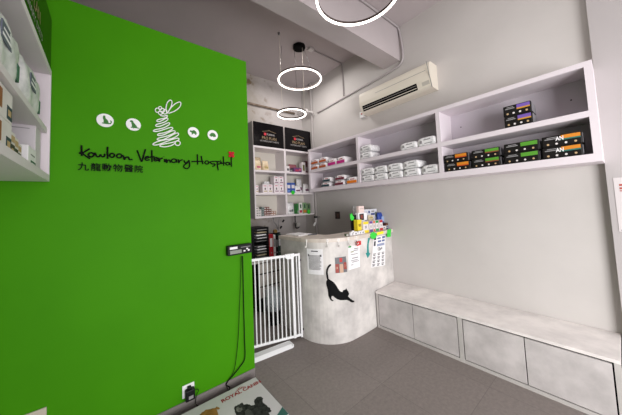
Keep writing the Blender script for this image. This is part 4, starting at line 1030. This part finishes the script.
# things hanging under the cabinet
p = at(278, 220, 1, 3.72)
t = thing('clip_bracket', 'grey clamp bracket with two black knobs under rear cabinet', 'bracket', (p.x, 3.72, 1.329))
mb = MB(); mb.box(p.x-.10, p.x+.06, 3.70, 3.74, 1.314, 1.3295); mb.tube([(p.x-.09, 3.72, 1.315), (p.x-.085, 3.72, 1.25), (p.x-.05, 3.71, 1.21), (p.x-.01, 3.70, 1.10)], .007, 8); mb.tube([(p.x+.03, 3.72, 1.315), (p.x+.0, 3.71, 1.25), (p.x-.01, 3.70, 1.10)], .006, 8); mb.build('arm', CHROME, t)
for q in ((283.2, 221.3), (280.8, 227.6)):
    k = at(q[0], q[1], 1, 3.69); MB().cyl((k.x-.012, 3.69, k.z-.012), (k.x+.016, 3.69, k.z+.022), .015, n=12).build('knob', BLACK, t)
p = at(297.6, 226, 1, 3.72)
t = thing('roll_holder', 'black wall hook with white roll under rear cabinet', 'hook', (p.x, 3.74, p.z))
MB().tube(smooth_pts([(p.x-.035, 3.74, 1.329), (p.x-.036, 3.74, p.z+.02), (p.x-.02, 3.735, p.z-.035), (p.x+.02, 3.73, p.z-.035), (p.x+.04, 3.73, p.z-.02)], 4), .011, 8).build('hook', BLACK, t)
MB().cyl((p.x-.018, 3.74, p.z+.02), (p.x+.045, 3.74, p.z+.02), .045, n=18).build('roll', mat('roll_white', (190, 186, 182), .6), t)
p = at(315.8, 219, 1, 3.5)
t = thing('wall_camera', 'small white camera with black cap hanging beside rear cabinet', 'camera', (p.x, 3.5, p.z))
MB().cyl((p.x, 3.5, p.z+.02), (p.x, 3.5, p.z+.05), .032, n=18).build('cap', BLACK, t)
MB().cyl((p.x-.005, 3.5, p.z-.06), (p.x, 3.5, p.z+.0195), .020, .022, n=16).build('body', PIPEW, t)
MB().box(-.014, .014, -.014, .014, -.045, .03, .004, Matrix.Translation((p.x-.03, 3.5, p.z-.085)) @ Matrix.Rotation(.6, 4, 'Y')).build('foot', SIGNW, t)
MB().box(p.x, XW-.0005, 3.49, 3.51, p.z+.028, p.z+.04).build('wall_arm', CHROME, t)

# small picture on the right wall and notice on the pillar
a, b = at(335.2, 211.6, 0, XW), at(340.2, 218.9, 0, XW)
t = thing('wall_picture', 'tiny dark brown picture on right wall under shelf', 'picture', (XW, (a.y+b.y)/2, b.z))
MB().box(XW-.006, XW-.0005, b.y, a.y, b.z, a.z).build('card', mat('picture_dark', (56, 40, 40), .5), t)
MB().box(XW-.0072, XW-.006, b.y+.015, a.y-.04, b.z+.02, a.z-.035).build('print', mat('picture_brown', (96, 66, 58), .5), t)
a = at(613, 178, 0, 3.0)
t = thing('notice_sheet', 'white notice with red heading on pier at far right', 'notice', (3.0, a.y-.11, 1.21))
MB().box(2.9975, 2.9995, a.y-.21, a.y, 1.205, a.z).build('sheet', mat('paper_dim', (206, 199, 200), .7), t)
q = MB()
for k, (z0, z1) in enumerate(((1.545, 1.56), (1.52, 1.535), (1.505, 1.512))): q.box(2.9966, 2.9975, a.y-.19, a.y-.025, z0, z1)
q.build('heading', mat('notice_red', (168, 80, 72), .6), t)
q = MB()
for z in (1.44, 1.42, 1.37, 1.35, 1.33): q.box(2.9966, 2.9975, a.y-.19, a.y-.035, z, z+.008)
q.box(2.9966, 2.9975, a.y-.2, a.y-.01, 1.212, 1.218); q.box(2.9966, 2.9975, a.y-.19, a.y-.03, 1.235, 1.25)
q.build('print', GREYINK, t)

# ------------------------------------------------------------------ air conditioner
AY0, AY1, AZ = 1.255, 2.275, 2.795
t = thing('air_conditioner', 'ivory wall air conditioner above the long shelf', 'air conditioner', (XW-.1, 1.76, AZ))
prof = [(0, .0), (-.11, .0), (-.140, .008), (-.160, .022), (-.192, .105), (-.197, .15), (-.195, .255), (-.186, .285), (-.16, .302), (0, .302)]
MB().prism([(p[0], p[1]) for p in [(XW-.0008+a, AZ+b) for a, b in prof]], 1, AY0, AY1).build('casing', ACW, t)
def on_face(y0, y1, f0, f1, e, a=(-.160, .022), b=(-.192, .105), th=.003):
    a = Vector((XW+a[0], AZ+a[1])); b = Vector((XW+b[0], AZ+b[1])); d = b-a; n = Vector((-d.y, d.x)).normalized()
    if n.x > 0: n = -n
    p0, p1 = a+d*f0+n*e, a+d*f1+n*e
    return MB().prism([(p0.x, p0.y), (p1.x, p1.y), (p1.x-n.x*th, p1.y-n.y*th), (p0.x-n.x*th, p0.y-n.y*th)], 1, y0, y1)
on_face(1.42, 2.235, .05, .93, .0014).build('air_outlet', BLACKM, t)
on_face(1.43, 2.225, .28, .36, .0040).build('louver', ACW, t)
on_face(1.43, 2.225, .62, .70, .0040).build('louver', mat('louver_grey', (120, 116, 112), .5), t)
on_face(1.30, 2.0, .48, .54, .0008, (-.197, .15), (-.195, .255)).build('panel_seam', GREYSIDE, t)
on_face(1.275, 1.36, .25, .75, .0012).build('indicator', mat('indicator_grey', (186, 180, 170), .4), t)
on_face(1.255, 1.262, -.2, 3, .001).build('end_seam', GREYSIDE, t)
for k in range(9): on_face(1.98+.03*k, 1.995+.03*k, .1, .75, .0007, (-.192, .105), (-.197, .15)).build('reflection_stripe', SIGNW, t)  # white stripes paint a hatched window reflection onto the casing
p = at(362.3, 114.5, 0, XW-.02)
t = thing('isolator_switch', 'small white switch with red dot below the air conditioner', 'switch', (XW-.01, p.y, p.z-.04))
MB().box(XW-.035, XW-.0005, p.y-.045, p.y+.045, p.z-.045, p.z+.045, .006).build('plate', SIGNW, t)
MB().box(XW-.038, XW-.035, p.y-.012, p.y+.012, p.z-.005, p.z+.015).build('indicator', mat('indicator_red', (200, 70, 60), .5), t)

# ------------------------------------------------------------------ conduits and pipes
xc = XW-.014
tag(MB().tube(smooth_pts([(1.2, 1.69, ZC-.013), (2.2, 1.692, ZC-.013), (2.93, 1.692, ZC-.013), (3.02, 1.69, ZC-.03), (xc, 1.685, ZC-.09), (xc, 1.668, 3.6), (xc, 1.662, 3.42), (xc, 1.70, 3.335), (xc, 1.80, 3.305), (xc, 2.03, 3.285), (xc, 2.70, 3.252), (xc, 3.40, 3.21)], 5), .013, 8).build('conduit', CONDUIT), 'grey conduit bending round the beam and along the right wall', 'conduit')
tag(MB().tube(smooth_pts([(xc-.001, 2.735, 3.285), (xc-.001, 2.735, 3.5), (xc-.001, 2.735, 3.77), (xc-.03, 2.735, ZC-.014), (2.9, 2.735, ZC-.012), (2.45, 2.73, ZC-.012), (2.36, 2.73, ZC-.012)], 5), .0095, 8).build('conduit', mat('conduit_dark', (150, 142, 142), .5)), 'thin dark conduit from pendant ceiling box down the right wall', 'conduit')
t = thing('junction_box', 'small white ceiling junction box beside the black canopy', 'junction box', (2.36, 2.73, ZC-.03))
MB().box(2.315, 2.40, 2.695, 2.765, ZC-.035, ZC-.0005, .006).build('box', PIPEW, t)
MB().cyl((2.20, 2.77, ZC-.012), (2.315, 2.735, ZC-.012), .007, n=8).build('cable', PIPEW, t)
tag(MB().cyl((XW-.026, 3.56, 0.0), (XW-.026, 3.56, ZC-.001), .022, n=14).build('riser_pipe', mat('riser_paint', (166, 160, 158), .7)), 'white vertical riser pipe in rear right corner', 'pipe')
t = thing('waste_pipe', 'white horizontal pipe stub high beside the riser pipe', 'pipe', (2.9, 3.5, 3.2))
pa, pb = at(307.5, 111.5, 1, 3.62), at(319.5, 114.3, 1, 3.47)
MB().cyl((pa.x-.02, pa.y, pa.z), (min(pb.x, XW-.07), 3.47, pb.z), .020, n=12).build('pipe', PIPEW, t)
MB().cyl((pa.x-.06, pa.y+.006, pa.z), (pa.x-.015, pa.y, pa.z), .045, n=14).build('collar', PIPEW, t)
MB().cyl((pa.x-.04, pa.y+.01, pa.z), (pa.x-.04, YB-.0005, pa.z+.04), .018, n=12).build('elbow', PIPEW, t)
tag(MB().tube([(1.2, YB-.0205, 3.30), (2.0, YB-.0205, 3.30), (2.6, YB-.0205, 3.305), (2.86, YB-.0205, 3.31)], .020, 10).build('rusty_pipe', mat('rusty_pipe', (140, 124, 110), .7, col2=(96, 78, 62), scale=14)), 'brown stained pipe along rear wall above black panels', 'pipe')

# ------------------------------------------------------------------ ring lamps
def ring_lamp(lab, c, R, wires, canopy=None, extra=None, w=.020):
    t = thing('ring_lamp', lab, 'lamp', tuple(c), group='ring pendant lamps')
    MB().ringsec(c, R, w+.004, .02, c[2]+.0085, 72).build('housing', BRONZE, t)
    MB().ringsec(c, R, w-.002, .010, c[2]-.002, 72).build('diffuser', GLOW, t)
    for a, b, m in wires: MB().cyl(a, b, .0028, n=6).build('wire', m, t)
    if canopy:
        MB().lathe([(.02, -.0455), (.085, -.045), (.09, -.04), (.09, -.0006), (.02, -.0003)], (canopy[0], canopy[1], ZC), 28).build('canopy', mat('canopy_black', (10, 10, 11), .8, spec=.1), t)
    if extra: MB().lathe([(.012, -.03), (.018, -.0006)], (extra[0], extra[1], ZC), 12).build('ceiling_hook', CHROME, t)
    return t
def on_ring(c, R, deg): return (c[0]+R*math.cos(math.radians(deg)), c[1]+R*math.sin(math.radians(deg)), c[2]+.028)
c1, R1 = (2.225, 2.85, 3.362), .315
cn_ = (2.187, 2.786, ZC-.045)
ring_lamp('upper glowing ring lamp hanging from the black canopy near the rear', c1, R1,
          [((cn_[0]-.055, cn_[1]+.044, cn_[2]), on_ring(c1, R1, 62), WIRE), ((cn_[0]+.05, cn_[1]-.045, cn_[2]), on_ring(c1, R1, 262), WIRE), ((1.98, 2.93, ZC-.001), on_ring(c1, R1, 168), WIRE)], canopy=(2.187, 2.786))
c2, R2 = (2.06, 2.86, 2.808), .2
ring_lamp('smaller lower glowing ring lamp above the rear black panels', c2, R2,
          [((1.80, 2.72, ZC-.03), on_ring(c2, R2, 195), WIREW), ((cn_[0]+.02, cn_[1]-.05, cn_[2]), on_ring(c2, R2, 345), WIREW)], extra=(1.80, 2.72), w=.016)
c3, R3 = (1.56, 1.20, 3.16), .328
ring_lamp('large glowing ring lamp cut by the top of the picture', c3, R3,
          [(on_ring(c3, R3, d), (c3[0]+.05*math.cos(math.radians(d)), c3[1]+.05*math.sin(math.radians(d)), ZC-.045), WIREW) for d in (152, 236, 318)], canopy=(c3[0], c3[1]))
c4, R4 = (1.845, .575, 3.165), .328
ring_lamp('glowing ring lamp just touching the top edge right of the large one', c4, R4,
          [(on_ring(c4, R4, d), (c4[0]+.05*math.cos(math.radians(d)), c4[1]+.05*math.sin(math.radians(d)), ZC-.045), WIREW) for d in (152, 236, 318)], canopy=(c4[0], c4[1]))

# ------------------------------------------------------------------ lights
def area(name, loc, rot, sx, sy, power, col=(1, 1, 1), spread=180):
    l = bpy.data.lights.new(name, 'AREA'); l.shape = 'RECTANGLE'; l.size = sx; l.size_y = sy; l.energy = power; l.color = col; l.spread = math.radians(spread)
    o = bpy.data.objects.new(name, l); C.objects.link(o); o.location = loc; o.rotation_euler = rot; return o
area('shopfront_daylight', (.35, YF+.15, 1.15), (math.radians(88), 0, math.radians(-40)), 1.8, 2.0, 90, (1, .985, .985), 128)
area('doorway_daylight', (1.9, YF+.1, 1.3), (math.radians(86), 0, 0), 2.0, 2.2, 46, (1, .985, .985))
area('rear_fill', (2.3, 3.0, 3.70), (0, 0, 0), .5, .5, 17, (1, .96, .93))  # added fill to brighten the rear area, no fixture of its own
area('ceiling_fill', (1.6, .3, 3.75), (0, 0, 0), 1.6, 1.2, 9, (1, .97, .96))  # added overhead fill, no lamp hangs here
w = bpy.data.worlds.new('world'); bpy.context.scene.world = w; w.use_nodes = True
w.node_tree.nodes['Background'].inputs['Color'].default_value = (.95, .97, 1.0, 1); w.node_tree.nodes['Background'].inputs['Strength'].default_value = .85

# ------------------------------------------------------------------ camera
cam = bpy.data.cameras.new('camera'); co = bpy.data.objects.new('camera', cam); C.objects.link(co)
cam.sensor_fit = 'HORIZONTAL'; cam.sensor_width = 36; cam.lens = 36*F_PX/622
cam.shift_x = (311-CX)/622; cam.shift_y = -(207.5-CY)/622
cam.clip_start = .02
R_ = Matrix((ROWS[0], -ROWS[1], -ROWS[2])).transposed()
co.matrix_world = Matrix.Translation(EYE) @ R_.to_4x4()
bpy.context.scene.camera = co
for o in list(bpy.data.objects):
    if '_w' in o: del o['_w']
sc = bpy.context.scene
sc.view_settings.view_transform = 'Standard'; sc.view_settings.look = 'None'; sc.view_settings.exposure = 0; sc.view_settings.gamma = 1
